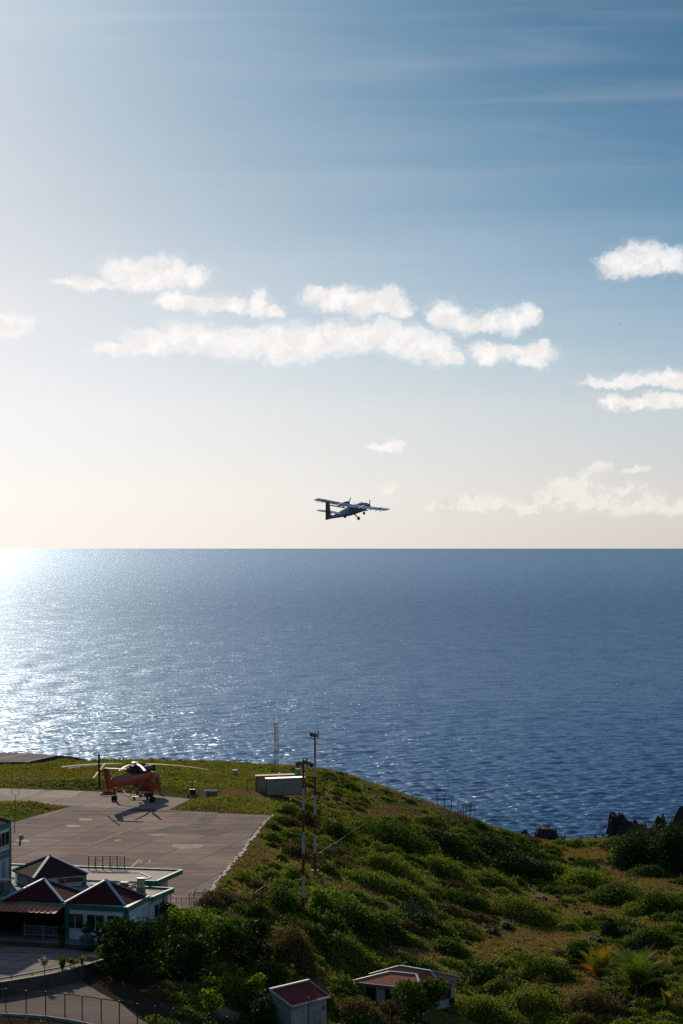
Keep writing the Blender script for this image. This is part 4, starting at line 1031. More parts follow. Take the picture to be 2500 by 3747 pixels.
# ------------------------------------------------------------------ people
skinm = mat('skin', (.22, .12, .08), .6)
def person(loc, rz, shirt, trousers, label, pose=0, cap=None, hs=1.0):
    j = [(0,0,.94),(0,0,1.15),(0,0.01,1.38),(0,.01,1.50),(0,.02,1.60),(0,.02,1.74)]
    rad = [.145,.135,.155,.055,.095,.07]
    E = [(0,1),(1,2),(2,3),(3,4),(4,5)]
    def add(p, r, par): j.append(p); rad.append(r); E.append((par, len(j)-1)); return len(j)-1
    for s_ in (-1, 1):
        sh = add((s_*.18, 0, 1.40), .065, 2)
        if pose == 1: el = add((s_*.24, .16, 1.22), .046, sh); wr = add((s_*.13, .36, 1.28), .033, el); hd = add((s_*.11, .43, 1.30), .038, wr)
        elif pose == 2 and s_ > 0: el = add((.30, .15, 1.55), .046, sh); wr = add((.30, .32, 1.75), .033, el); hd = add((.30, .37, 1.82), .038, wr)
        else: el = add((s_*.25, -.02, 1.14), .046, sh); wr = add((s_*.26, .06, .90), .032, el); hd = add((s_*.26, .09, .80), .037, wr)
        hp = add((s_*.10, 0, .88), .10, 0)
        st = .12*s_ if pose == 0 else .04*s_
        kn = add((s_*.11, st*.6+.03, .48), .066, hp); an = add((s_*.12, st, .09), .042, kn); add((s_*.13, st+.15, .04), .036, an)
    me = bpy.data.meshes.new('person_rig'); me.from_pydata(j, E, []); ob = bpy.data.objects.new('person', me); C.objects.link(ob)
    md = ob.modifiers.new('skin', 'SKIN'); md.use_smooth_shade = True
    for i, r_ in enumerate(rad): me.skin_vertices[0].data[i].radius = (r_, r_*(.72 if i in (0, 1, 2) else 1))
    me.skin_vertices[0].data[0].use_root = True
    sb = ob.modifiers.new('sub', 'SUBSURF'); sb.levels = 1; sb.render_levels = 1
    dg = bpy.context.evaluated_depsgraph_get(); dg.update(); m2 = bpy.data.meshes.new_from_object(ob.evaluated_get(dg))
    ob.modifiers.clear(); ob.data = m2; m2.name = 'person'
    for m in (shirt, trousers, skinm, rubber): m2.materials.append(m)
    for p in m2.polygons:
        c = p.center
        p.material_index = 3 if c.z < .10 else 1 if c.z < .95 and abs(c.x) < .23 and not (abs(c.x) > .2 and c.z > .75) else 2 if (c.z > 1.46 and abs(c.x) < .13) or (c.z < 1.08 and abs(c.x) > .19) or (pose == 1 and c.y > .26) or c.z > 1.62 else 0
        p.use_smooth = True
    hm_ = MB(); hr_ = mat('dark_hair', (.015, .012, .01), .8)
    rings = [[Vector((math.cos(t)*.098*math.cos(a), .015+math.sin(t)*.108*math.cos(a), 1.685+.115*math.sin(a))) for t in np.linspace(0, 2*math.pi, 13)[:-1]] for a in np.linspace(.05, 1.5, 5)]
    hm_.loft(rings); h = hm_.build('cap' if cap else 'hair', cap or hr_, ob, smooth=True)
    ob.location = loc; ob.rotation_euler = (0, 0, rz); ob.scale = (hs,)*3
    tag(ob, label, 'person', 'ground crew round the helicopter')
    return ob
hv = mat('hi_vis_green', (.22, .42, .05), .8); hv2 = mat('shirt_green', (.22, .75, .10), .8); khaki = mat('khaki_cloth', (.17, .13, .07), .9); navy = mat('navy_cloth', (.02, .025, .04), .9); tan = mat('tan_cloth', (.42, .33, .20), .9)
person(at(400+80, 2908, ZA)+Vector((0, 0, .0)), R(180), mat('yellow_green_vest', (.45, .62, .16), .8), khaki, 'person in a pale green vest standing under the helicopter boom', 1)
person(at(585, 2905, 18.0), R(200), hv2, navy, 'person in a green shirt standing in front of the helicopter nose', 0)
person(at(704, 2913, 18.02)+Vector((0, 0, 1.05)), R(150), mat('bright_green_shirt', (.05, .80, .08), .7), navy, 'person in a bright green shirt inside the lift basket', 1, hs=.72)
person(at(797, 2912, 18.0), R(110), tan, khaki, 'person in tan clothes leaning over the right side of the grey tank', 1)
person(at(904, 2904, 18.0), R(70), mat('lime_shirt', (.35, .95, .12), .8), navy, 'person in a lime green shirt walking left of the containers', 0)

# ------------------------------------------------------------------ helicopter
hg = at(497, 2932, ZA); HDG = R(15.5)
heli = empty('helicopter', hg, -HDG, 'orange heavy lift skycrane helicopter with six drooping blades on the concrete pad', 'helicopter')
def ring_y(y, w_, z0, z1, n_=12, pw=.55):
    """superellipse cross-section at station y"""
    zc, h = (z0+z1)/2, (z1-z0)/2; o_ = []
    for k in range(n_):
        t = 2*math.pi*k/n_; c, s_ = math.cos(t), math.sin(t)
        o_.append(Vector((math.copysign(abs(c)**pw, c)*w_/2, y, zc+math.copysign(abs(s_)**pw, s_)*h)))
    return o_
# cockpit pod
m_ = MB(); m_.loft([ring_y(9.0, .7, 1.8, 2.6), ring_y(8.6, 1.7, 1.25, 3.1), ring_y(7.8, 2.15, 1.05, 3.65), ring_y(6.6, 2.2, 1.0, 3.95), ring_y(5.2, 2.2, 1.0, 3.95), ring_y(4.4, 2.0, 1.15, 3.9), ring_y(4.0, 1.5, 1.5, 3.8)])
cp_ = m_.build('cockpit', orange, heli, smooth=True)
m_ = MB(); m_.loft([ring_y(9.06, .6, 1.95, 2.6), ring_y(8.66, 1.74, 1.75, 3.12), ring_y(8.0, 2.14, 2.0, 3.6), ring_y(7.5, 2.2, 2.3, 3.75)]); m_.build('windscreen', mat('windscreen_pale', (.55, .58, .55), .15), cp_, smooth=True)
for s_ in (-1, 1):
    m_ = MB(); m_.box((s_*1.105, 6.3, 2.55), (.03, 1.1, 1.0)); m_.build('side_window', glass, cp_, bevel=.01)
m_ = MB(); m_.box((-.35, 3.98, 2.55), (.95, .06, 1.15)); m_.box((.62, 4.05, 2.5), (.5, .06, .9)); m_.build('rear_window', mat('teal_glass', (.02, .06, .06), .15), cp_, bevel=.02)
m_ = MB(); m_.box((0, 4.22, 1.35), (1.9, .8, .55)); m_.build('lower_locker', mat('locker_dark', (.06, .05, .05), .6), cp_, bevel=.06)
# spine and tail boom
m_ = MB(); m_.loft([ring_y(5.0, 1.5, 2.9, 4.1), ring_y(3.0, 1.55, 2.75, 4.15), ring_y(0, 1.5, 2.7, 4.2), ring_y(-2.5, 1.4, 2.6, 4.35), ring_y(-6, 1.15, 2.78, 4.3), ring_y(-9, .9, 2.95, 4.25), ring_y(-11.0, .7, 2.9, 4.2)])
sp = m_.build('tail_boom', orange, heli, smooth=True)
m_ = MB()
for k in range(8):
    y = -2.6-k*1.05; m_.box((-.12, y, 4.33+.0*k), (.55, .62, .10))
m_.build('walkway', mat('walkway_pale', (.46, .46, .50), .5), sp)
m_ = MB(); m_.tube([(0, -2, 4.42), (0, -10.8, 4.38)], .11, 8); m_.build('drive_shaft_cover', mat('shaft_dark', (.03, .03, .05), .5), sp)
# pylon
m_ = MB()
prof = [(-9.8, 2.9), (-11.4, 2.9), (-12.7, 5.85), (-11.6, 5.85)]
m_.add([Vector((sx_*.26, y, z)) for sx_ in (-1, 1) for y, z in prof], [(0,1,2,3),(4,7,6,5),(0,4,5,1),(1,5,6,2),(2,6,7,3),(3,7,4,0)])
py_ = m_.build('tail_pylon', orange, heli, bevel=.06)
m_ = MB(); m_.box((.0, -12.15, 5.85), (.5, 1.0, .32)); m_.tube([(-.2, -12.3, 5.6), (-.85, -12.3, 5.6)], .16, 10); m_.build('tail_gearbox', black, py_, bevel=.04)
m_ = MB(); m_.add([(.2,-11.6,5.86),(3.1,-11.7,5.86),(3.1,-12.5,5.86),(.2,-12.7,5.86),(.2,-11.6,5.98),(3.1,-11.7,5.94),(3.1,-12.5,5.94),(.2,-12.7,5.98)], [(0,1,2,3),(4,7,6,5),(0,4,5,1),(1,5,6,2),(2,6,7,3),(3,7,4,0)])
m_.build('stabiliser', mat('blade_pale', (.33, .31, .27), .6, var=.08), py_)
tr = MB(); tc_ = Vector((-1.0, -12.3, 5.6)); tr.tube([tc_-Vector((.12, 0, 0)), tc_+Vector((.15, 0, 0))], .2, 10); th = tr.build('tail_rotor_hub', black, heli)
for a in (92, 200, 272, 20):
    d = Vector((0, math.cos(R(a)), math.sin(R(a)))); m_ = MB(); m_.bar(tc_+d*.15, tc_+d*2.44, .06, .28, up=(1, 0, 0)); m_.build('tail_rotor_blade', mat('dark_blade', (.02, .018, .018), .5), th)
# engines, gearbox, exhausts
for s_ in (-1, 1):
    m_ = MB(); m_.tube([(s_*.62, 4.9, 4.55), (s_*.62, 4.6, 4.55), (s_*.62, 2.0, 4.62), (s_*.62, .6, 4.66), (s_*.75, -.1, 4.7)], [.34, .48, .50, .46, .34], 14)
    en = m_.build('engine', black, heli, smooth=True)
    m_ = MB(); m_.tube([(s_*.75, .0, 4.7), (s_*1.15, -.8, 4.75)], [.33, .30], 12); m_.build('exhaust', mat('exhaust_rust', (.22, .08, .03), .5, .5), en)
    m_ = MB(); m_.box((s_*.62, 5.35, 4.55), (.95, .9, 1.0)); m_.build('air_filter', mat('filter_black', (.02, .02, .022), .7), en, bevel=.12)
m_ = MB(); m_.box((0, .2, 4.75), (1.5, 2.0, 1.0)); m_.tube([(0, 0, 4.8), (0, 0, 5.35)], [.5, .28], 12); m_.box((0, -1.4, 4.55), (1.1, 1.4, .7)); m_.tube([(.3, 1.4, 5.25), (.3, 2.6, 5.15)], .22, 8); m_.build('main_gearbox', mat('gearbox_dark', (.02, .019, .02), .6), heli, bevel=.08)
m_ = MB(); m_.tube([(0, 0, 5.3), (0, 0, 5.75)], .16, 10); m_.tube([(0, 0, 5.45), (0, 0, 5.62)], .62, 16); hub = m_.build('rotor_hub', black, heli)
m_ = MB(); m_.tube([(0, 0, 5.72), (0, 0, 5.80), (0, 0, 5.86)], [.62, .6, .3], 18); m_.build('hub_cap', mat('hub_cap_white', (.5, .52, .56), .4), hub)
blade_pale = MATS['blade_pale']
def rotor_blade(ang_world):
    a = R(ang_world)+HDG                                         # the parent is turned by -HDG
    d = Vector((math.cos(a), math.sin(a), 0)); n_ = Vector((-d.y, d.x, 0))
    rings = []; Lr = 10.97
    for k in range(11):
        t = k/10; r_ = 1.35+(Lr-1.35)*t; z = 5.58+.12*t-.80*t*t-.062*r_*d.y
        c = .22 if k else .12; rings.append([d*r_+n_*c+Vector((0, 0, z)), d*r_+n_*.04+Vector((0, 0, z+.05)), d*r_-n_*c+Vector((0, 0, z)), d*r_+n_*.04+Vector((0, 0, z-.03))])
    m_ = MB(); m_.loft(rings); b = m_.build('rotor_blade', blade_pale, heli)
    m_ = MB(); m_.tube([d*.4+Vector((0, 0, 5.53)), d*1.45+Vector((0, 0, 5.58))], .09, 8); m_.tube([d*.45-n_*.28+Vector((0, 0, 5.5)), d*1.3-n_*.18+Vector((0, 0, 5.55))], .05, 6); m_.build('blade_root', black, b)
for a in (180, 210, 263, 282, 353, 97): rotor_blade(a)
# undercarriage
def wheels(x, y, tw_, r_, name='wheel'):
    for k in tw_:
        m_ = MB(); m_.tube([(x+k-.14, y, r_), (x+k-.10, y, r_), (x+k+.10, y, r_), (x+k+.14, y, r_)], [r_*.82, r_, r_, r_*.82], 18); w_ = m_.build(name, rubber, heli)
        m_ = MB(); m_.tube([(x+k-.15, y, r_), (x+k+.15, y, r_)], r_*.42, 10); m_.build('rim', mat('rim_grey', (.10, .09, .09), .6), w_)
for s_ in (-1, 1):
    wheels(s_*3.0, -1.0, (-.22, .22), .43)
    m_ = MB(); m_.tube([(s_*3.0, -1.0, .43), (s_*3.0, -1.0, 2.6)], [.09, .12], 8); m_.tube([(s_*.6, -1.0, 3.1), (s_*3.0, -1.0, 2.5)], [.18, .13], 8); m_.tube([(s_*.6, .4, 2.9), (s_*3.0, -1.0, 1.6)], .06, 6); m_.box((s_*3.0, -.95, 1.6), (.3, .35, .8)); m_.build('gear_leg', orange, heli)
wheels(0, 6.6, (-.17, .17), .34)
m_ = MB(); m_.tube([(0, 6.6, .34), (0, 6.4, 1.3)], .08, 8); m_.tube([(0, 6.5, .8), (0, 5.4, 1.3)], .05, 6); m_.build('gear_leg', orange, heli)
# hoist and pump hanging under the spine
m_ = MB(); m_.box((0, .6, 2.5), (.9, 1.2, .5)); m_.tube([(0, .6, 2.4), (0, .6, .8)], .10, 8); m_.tube([(-.5, .6, 2.3), (-.1, .6, .9)], .05, 6); m_.tube([(.6, .7, 2.3), (.1, .6, .9)], .05, 6); m_.tube([(.2, .2, 1.2), (.9, -.2, .4)], .06, 6); m_.build('hoist', mat('hoist_grey', (.12, .115, .11), .5, .3), heli)
# gear on the ground under it
q = at(510, 2925, ZA); e = empty('pump_cart', (q.x+.2, q.y, ZA), .1, 'low cart with dark pump parts on the pad under the helicopter', 'cart')
m_ = MB(); m_.box((0, 0, .42), (2.6, .7, .08)); m_.bar((-1.3, 0, .42), (-1.9, 0, .5), .1); m_.build('cart_frame', mat('cart_grey', (.20, .20, .19), .5), e)
m_ = MB(); m_.box((.9, 0, .72), (.8, .6, .5)); m_.build('pump', mat('pump_dark', (.02, .05, .03), .5), e, bevel=.08); m_ = MB(); m_.tube([(-.3, 0, .6), (.3, .1, .6)], .14, 8); m_.build('motor', galv, e)
for x in (-1.0, 1.0):
    for y in (-.38, .38):
        m_ = MB(); m_.tube([(x, y-.05, .19), (x, y+.05, .19)], .19, 12); m_.build('wheel', rubber, e)
hosem = mat('red_hose', (.30, .05, .04), .6, var=.15)
m_ = MB(); q = at(397, 2908, ZA); pts = []
for k in range(60):
    a = k/59*2*math.pi*3; pts.append(Vector((q.x+math.cos(a)*(1.15-.0*k), q.y+math.sin(a)*1.6, ZA+.06+.10*k/20)))
m_.tube(pts, .06, 6); tag(m_.build('coiled_hose', hosem), 'red hose coiled on the pad left of the helicopter wheels', 'hose')
m_ = MB(); pts = [at(433,2903,ZA)+Vector((0, 0, .9)), at(450,2906,ZA)+Vector((0, 0, .6)), at(470,2917,ZA)+Vector((0, 0, .3)), at(488,2930,ZA)+Vector((0, 0, .08)), at(496,2926,ZA)+Vector((0, 0, .08))]
m_.tube(pts, .06, 6); tag(m_.build('hose', hosem), 'straight red hose running from the helicopter gear leg to the pad', 'hose')

# ------------------------------------------------------------------ twin-engined aeroplane taking off
def plane():
    e_r = Vector((.80, -.586, -.13)).normalized(); e_f = Vector((.60, .77, .22)); e_f = (e_f-e_r*e_f.dot(e_r)).normalized(); e_u = e_r.cross(e_f)
    Dp = FP/16.6; ctr = atD(1291, 1850, Dp)
    e = empty('propeller_aeroplane', ctr, 0, 'small white and blue twin propeller aeroplane climbing away above the sea', 'aeroplane')
    e.rotation_euler = Matrix((e_r, e_f, e_u)).transposed().to_euler()
    body = mat('aeroplane_white', (.20, .27, .38), .3, .1, var=.05, scale=.6); blue = mat('aeroplane_navy', (.015, .025, .09), .35)
    wingm = mat('wing_blue_grey', (.09, .17, .34), .3, .2, var=.06, scale=.5); dkm = mat('aeroplane_dark', (.02, .02, .035), .4)
    m_ = MB(); zc = -1.0
    st = [(6.1,.25,-1.25,-1.0),(5.7,.75,-1.5,-.72),(4.9,1.15,-1.72,-.48),(4.1,1.45,-1.85,-.15),(3.3,1.6,-1.9,-.02),(2,1.65,-1.9,.0),(0,1.65,-1.9,.0),(-2,1.62,-1.85,-.05),(-4,1.4,-1.65,-.25),(-6,1.05,-1.42,-.50),(-8,.6,-1.22,-.75),(-9.5,.22,-1.15,-.9)]
    m_.loft([ring_y(y, w_, a, b, 16, .62) for y, w_, a, b in st]); f = m_.build('fuselage', body, e, smooth=True)
    m_ = MB(); m_.loft([ring_y(y, w_*1.012, a-.012, a+(b-a)*.26, 16, .62) for y, w_, a, b in st[1:]]); m_.build('navy_belly', blue, f, smooth=True)
    for s_ in (-1, 1):
        m_ = MB()
        for y0, y1 in zip([4.9, 3.3, 0, -2, -4, -6], [3.3, 0, -2, -4, -6, -8.6]):
            wa = np.interp(-y0, [-p[0] for p in st], [p[1] for p in st]); wb2 = np.interp(-y1, [-p[0] for p in st], [p[1] for p in st])
            za = np.interp(-y0, [-p[0] for p in st], [(p[2]*.62+p[3]*.38) for p in st]); zb = np.interp(-y1, [-p[0] for p in st], [(p[2]*.62+p[3]*.38) for p in st])
            m_.bar((s_*wa*.5, y0, za), (s_*wb2*.5, y1, zb), .04, .09)
        m_.build('cheat_line', blue, f)
        for k in range(6):
            m_ = MB(); y = 2.6-k*.95; m_.box((s_*.82, y, -.72), (.05, .36, .40)); m_.build('cabin_window', dkm, f, bevel=.02)
        m_ = MB(); m_.box((s_*.62, 4.05, -.42), (.35, .75, .42), Matrix.Rotation(s_*-.35, 3, 'Z')); m_.build('cockpit_window', dkm, f, bevel=.05)
        # wing
        def foil(x, yl, ch, z, th):
            return [Vector((x, yl, z)), Vector((x, yl-ch*.2, z+th*.6)), Vector((x, yl-ch*.5, z+th*.5)), Vector((x, yl-ch, z-.02)), Vector((x, yl-ch*.5, z-th*.35)), Vector((x, yl-ch*.15, z-th*.4))]
        m_ = MB(); m_.loft([foil(s_*.0, .65, 2.2, .02, .30), foil(s_*4, .65, 2.2, .12, .28), foil(s_*9.6, .65, 2.15, .34, .22), foil(s_*9.92, .30, 1.5, .36, .08)]); wg = m_.build('wing', wingm, e)
        m_ = MB(); m_.loft([foil(s_*.9, -1.45, .75, -.22, .10), foil(s_*5.4, -1.45, .75, -.10, .10)])
        m_.build('flap', dkm, wg)
        for x in (6.0, 7.4, 8.6): 
            m_ = MB(); m_.bar((s_*x, -1.2, .1), (s_*x, -1.75, -.05), .07); m_.build('hinge_arm', dkm, wg)
        m_ = MB(); m_.box((s_*7.6, -.3, .40), (.07, 1.5, .10)); m_.build('wing_fence', dkm, wg)
        m_ = MB(); m_.bar((s_*.8, -.1, -1.55), (s_*3.5, .0, .05), .10, .2, up=(0, 1, 0)); m_.build('wing_strut', body, e)
        m_ = MB(); m_.loft([ring_y(2.25, .35, -.35, .05, 12, .8), ring_y(2.0, .75, -.55, .25, 12, .8), ring_y(.5, .85, -.6, .35, 12, .8), ring_y(-.9, .6, -.3, .2, 12, .8), ring_y(-1.6, .2, -.1, .1, 12, .8)])
        for i in range(len(m_.v)): m_.v[i] = m_.v[i]+Vector((s_*2.85, 0, 0))
        nc_ = m_.build('nacelle', dkm, e, smooth=True)
        m_ = MB(); m_.tube([(s_*2.85, 2.2, -.15), (s_*2.85, 2.55, -.15), (s_*2.85, 2.7, -.15)], [.19, .15, .03], 10); m_.build('spinner', dkm, nc_)
        for a in (65, 185, 305):
            d = Vector((math.cos(R(a+(20 if s_ > 0 else 0))), 0, math.sin(R(a+(20 if s_ > 0 else 0))))); m_ = MB(); c = Vector((s_*2.85, 2.42, -.15)); m_.bar(c+d*.15, c+d*1.30, .2, .05, up=(0, 1, .3)); m_.build('propeller_blade', dkm, nc_)
        m_ = MB(); m_.tube([(s_*.55, -.35, -1.7), (s_*1.85, -.45, -2.55)], [.17, .10], 8); g_ = m_.build('gear_leg', body, e)
        m_ = MB(); m_.tube([(s_*1.75-.0, -.45, -2.58), (s_*1.97, -.45, -2.58)], .40, 16); m_.build('wheel', rubber, g_)
        m_ = MB(); m_.add([(0,-7.7,.35),(s_*3.15,-8.0,.35),(s_*3.15,-9.05,.35),(0,-9.25,.35),(0,-7.7,.47),(s_*3.15,-8.0,.42),(s_*3.15,-9.05,.42),(0,-9.25,.47)], [(0,1,2,3),(4,7,6,5),(0,4,5,1),(1,5,6,2),(2,6,7,3),(3,7,4,0)]); m_.build('tailplane', wingm, e)
    m_ = MB(); pr = [(-6.6,-.85),(-8.1,-.3),(-8.45,2.95),(-9.5,2.95),(-9.75,-1.15)]
    m_.add([Vector((sx_*.09, y, z)) for sx_ in (-1, 1) for y, z in pr], [(0,1,2,3,4),(9,8,7,6,5),(0,5,6,1),(1,6,7,2),(2,7,8,3),(3,8,9,4),(4,9,5,0)]); fn_ = m_.build('tail_fin', mat('fin_dark_grey', (.15, .16, .20), .5), e)
    m_ = MB(); m_.add([Vector((sx_*.10, y, z)) for sx_ in (-1, 1) for y, z in [(-9.35,-1.1),(-9.2,3.0),(-9.6,3.0),(-9.85,-1.15)]], [(0,1,2,3),(7,6,5,4),(0,4,5,1),(1,5,6,2),(2,6,7,3),(3,7,4,0)]); m_.build('rudder', mat('rudder_plum', (.05, .02, .05), .5), fn_)
    m_ = MB(); m_.tube([(0, 4.1, -1.7), (0, 4.1, -2.5)], .07, 8); g_ = m_.build('nose_leg', body, e); m_ = MB(); m_.tube([(-.1, 4.1, -2.62), (.1, 4.1, -2.62)], .33, 16); m_.build('nose_wheel', rubber, g_)
    m_ = MB(); m_.bar((0, .6, .1), (0, .4, .75), .05); m_.build('antenna', dkm, f)
plane()
m_ = MB(); m_.loft([ring_y(-.25, .02, -.02, .02, 6), ring_y(0, .14, -.07, .07, 6), ring_y(.22, .03, -.02, .03, 6)]); m_.add([(0,.08,.02),(.55,-.02,.18),(0,-.10,.02),(-.55,-.02,.18)], [(0,1,2),(0,2,3)])
o = m_.build('seabird', black); o.location = atD(2268, 1188, 420); tag(o, 'tiny dark seabird gliding high in the clear sky at the right', 'bird')

# ------------------------------------------------------------------ chain link fences
chain = bpy.data.materials.new('chain_link'); chain.use_nodes = True; chain.node_tree.nodes.clear(); n = NT(chain.node_tree)
tcn = n.node('ShaderNodeTexCoord').outputs['Object']; sp_ = n.node('ShaderNodeSeparateXYZ'); n.l.new(tcn, sp_.inputs[0])
def wire(a):
    f = n.math('FRACT', n.math('MULTIPLY', a, 9.0)); return n.math('LESS_THAN', n.math('ABSOLUTE', n.math('SUBTRACT', f, .5)), .055)
hsum = n.math('ADD', sp_.outputs[0], n.math('MULTIPLY', sp_.outputs[1], .6))
al = n.math('MAXIMUM', wire(n.math('ADD', hsum, sp_.outputs[2])), wire(n.math('SUBTRACT', hsum, sp_.outputs[2])))
d_ = n.node('ShaderNodeBsdfDiffuse'); d_.inputs[0].default_value = (.05, .055, .05, 1); t_ = n.node('ShaderNodeBsdfTransparent'); mx = n.node('ShaderNodeMixShader')
n.l.new(al, mx.inputs[0]); n.l.new(t_.outputs[0], mx.inputs[1]); n.l.new(d_.outputs[0], mx.inputs[2]); o_ = n.node('ShaderNodeOutputMaterial'); n.l.new(mx.outputs[0], o_.inputs[0])
def fence(pts, H, label, arm=True, rails=True, mesh=True, m=steel, r_=.045, outrig=1, postrow=None):
    e = empty('chain_link_fence', pts[0], 0, label, 'fence'); o0 = pts[0]
    for i, p in enumerate(pts):
        m_ = MB(); q = p-o0; m_.tube([q+Vector((0, 0, -.3)), q+Vector((0, 0, H))], r_, 6)
        if arm: m_.bar(q+Vector((0, 0, H)), q+Vector((.28*outrig, -.1, H+.35)), r_*1.3)
        m_.build('post', m, e)
    if rails:
        m_ = MB()
        for a, b in zip(pts[:-1], pts[1:]): m_.tube([a-o0+Vector((0, 0, H-.05)), b-o0+Vector((0, 0, H-.05))], r_*.8, 5)
        m_.build('top_rail', m, e)
    if mesh:
        m_ = MB()
        for a, b in zip(pts[:-1], pts[1:]): m_.quad(a-o0, b-o0, b-o0+Vector((0, 0, H-.05)), a-o0+Vector((0, 0, H-.05)))
        m_.build('mesh_panel', chain, e)
    return e
P_ = [(-60,3703),(22,3705),(96,3712),(167,3716.5),(238,3723),(301,3731),(371,3741),(437,3752),(503,3762),(569,3771),(635,3780),(700,3789),(765,3800),(830,3812)]
fence([at(a, b, ZR) for a, b in P_], 2.0, 'dark chain link fence along the near edge of the road at the bottom left', arm=False, r_=.05)
def gp(px, py): return ground(px, py)
P_ = [(692,3345),(710,3332),(744,3332),(774,3336),(828,3340),(882,3342),(930,3332),(975,3300)]
fence([gp(a, b) for a, b in P_], 1.9, 'leaning chain link fence from the corner of the apron into the bushes', mesh=True)
P_ = [(1168,3180),(1190,3162),(1215,3145),(1240,3128),(1262,3112),(1285,3095),(1310,3078),(1348,3055)]
fence([gp(a, b) for a, b in P_], 1.9, 'rusty topped chain link fence curving up the slope beside the right mast', arm=False, m=mat('rusty_pipe', (.14, .10, .07), .8))
P_ = [(1580,3035),(1612,3030),(1640,3025),(1663,3018),(1686,3010),(1705,3000),(1720,2990),(1738,2975)]
fp = [gp(a, b) for a, b in P_]
fence(fp, 2.0, 'chain link fence climbing the bare slope towards the sea edge', m=steel, r_=.06)
P_ = [(1561,2928),(1600,2946),(1626,2960),(1652,2972),(1676,2985),(1697,2993),(1720,2997),(1738,3000)]
fence([gp(a, b)+Vector((0, 0, -.1)) for a, b in P_], 2.3, 'row of bare bent fence posts standing against the sea on the ridge', mesh=False, rails=False, r_=.06)

# ------------------------------------------------------------------ houses below
def wall_box(e, poly, z0, z1, m, name='wall'):
    m_ = MB(); m_.prism(poly, z0, z1); return m_.build(name, m, e)
housew = mat('house_wall', (.42, .42, .43), .85, var=.12, scale=1.0); housed = mat('house_shutter', (.05, .09, .09), .7)
o = at(1290, 3668, 10.3)
tile = corrugated('tile_roof', (.42, .15, .09), (.24, .085, .055), 1.2, 0.35, .5)
hz_ = 12.75
E0, E1, E2 = at(1285,3591.5,hz_), at(1560,3622,hz_), at(1606,3596,hz_)
ux = (at(1440,3609,hz_)-E0).normalized(); vx = Vector((-ux.y, ux.x, 0))
h1 = [E0, E0+ux*8.1, E0+ux*8.1+vx*5.6, E0+vx*5.6]
house = empty('house', o, 0, 'white bungalow with two overlapping red tiled hip roofs among bushes', 'house')
def hb(mb, name, m, par=None, **k): return tb(mb, name, m, par or house, **k)
m_ = MB(); m_.prism(inset(xy(*h1), .55), 9.0, hz_-.12); hb(m_, 'wall', housew)
def hip(pts, ra, rb, name='roof', m=tile, cap=hipblue):
    mb = MB(); lo_ = [p-Vector((0, 0, .14)) for p in pts]
    mb.add(pts+[ra, rb]+lo_, [(0,1,5,4),(1,2,5),(2,3,4,5),(3,0,4),(6,9,8,7),(0,6,7,1),(1,7,8,2),(2,8,9,3),(3,9,6,0)])
    r_ = hb(mb, name, m)
    for a, b in ((pts[0], ra), (pts[3], ra), (pts[1], rb), (pts[2], rb), (ra, rb)):
        c_ = MB(); c_.bar(a+Vector((0, 0, .05)), b+Vector((0, 0, .05)), .22, .10); hb(c_, 'ridge_cap', cap, r_)
    g_ = MB()
    for a, b in zip(pts, pts[1:]+pts[:1]): g_.bar(a-Vector((0, 0, .07)), b-Vector((0, 0, .07)), .12, .16)
    hb(g_, 'gutter', mat('gutter_grey', (.26, .27, .28), .6), r_)
    return r_
def hz_at(px, py, p): return Vector((p.x, p.y, HC-(py-HZ)/FP*p.y))
mid = E0+vx*2.8
ra = hz_at(0, 3548, mid+ux*2.8); rb_ = hz_at(0, 3564, mid+ux*5.8)
hip(h1, Vector((ra.x, ra.y, hz_+.8)), Vector((rb_.x, rb_.y, hz_+.8)))
F0 = E0+ux*3.2+vx*5.2; F2 = at(1606,3596,hz_+.25); F3 = at(1682,3578,hz_+.25)
uu = ux; vv = (F3-F2).normalized(); vv = Vector((-uu.y, uu.x, 0))
R2 = [F2-uu*8, F2, F3, F3-uu*8]
for p in R2: p.z = hz_+.3
m_ = MB(); m_.prism(inset(xy(*R2), .5), 9.0, hz_+.15); hb(m_, 'wall', housew)
r1_, r2_ = atD(1463,3528,(F2.y+F3.y)/2+2.6), atD(1575,3542,(F2.y+F3.y)/2-.3)
hip(R2, Vector((r1_.x, r1_.y, hz_+1.2)), Vector((r2_.x, r2_.y, hz_+1.2)))
I2 = [Vector((*p, 0)) for p in inset(xy(*R2), .5)]; dW = (I2[2]-I2[1]).normalized(); nW = Vector((dW.y, -dW.x, 0)); Lw = (I2[2]-I2[1]).length
f_ = window(I2[1], dW, nW, Lw*.35, Lw*.35+1.2, hz_-1.55, hz_-.35, fm=housed, par=house); 
window(I2[1], dW, nW, Lw*.72, Lw*.72+.7, 10.6, 11.0, fm=housed, par=house, panes=1)
I1 = [Vector((*p, 0)) for p in inset(xy(*h1), .55)]; dF = (I1[1]-I1[0]).normalized(); nF = Vector((dF.y, -dF.x, 0))
for x in (1.2, 3.4, 5.6): window(I1[0], dF, nF, x, x+1.0, hz_-1.65, hz_-.5, fm=housed, par=house)
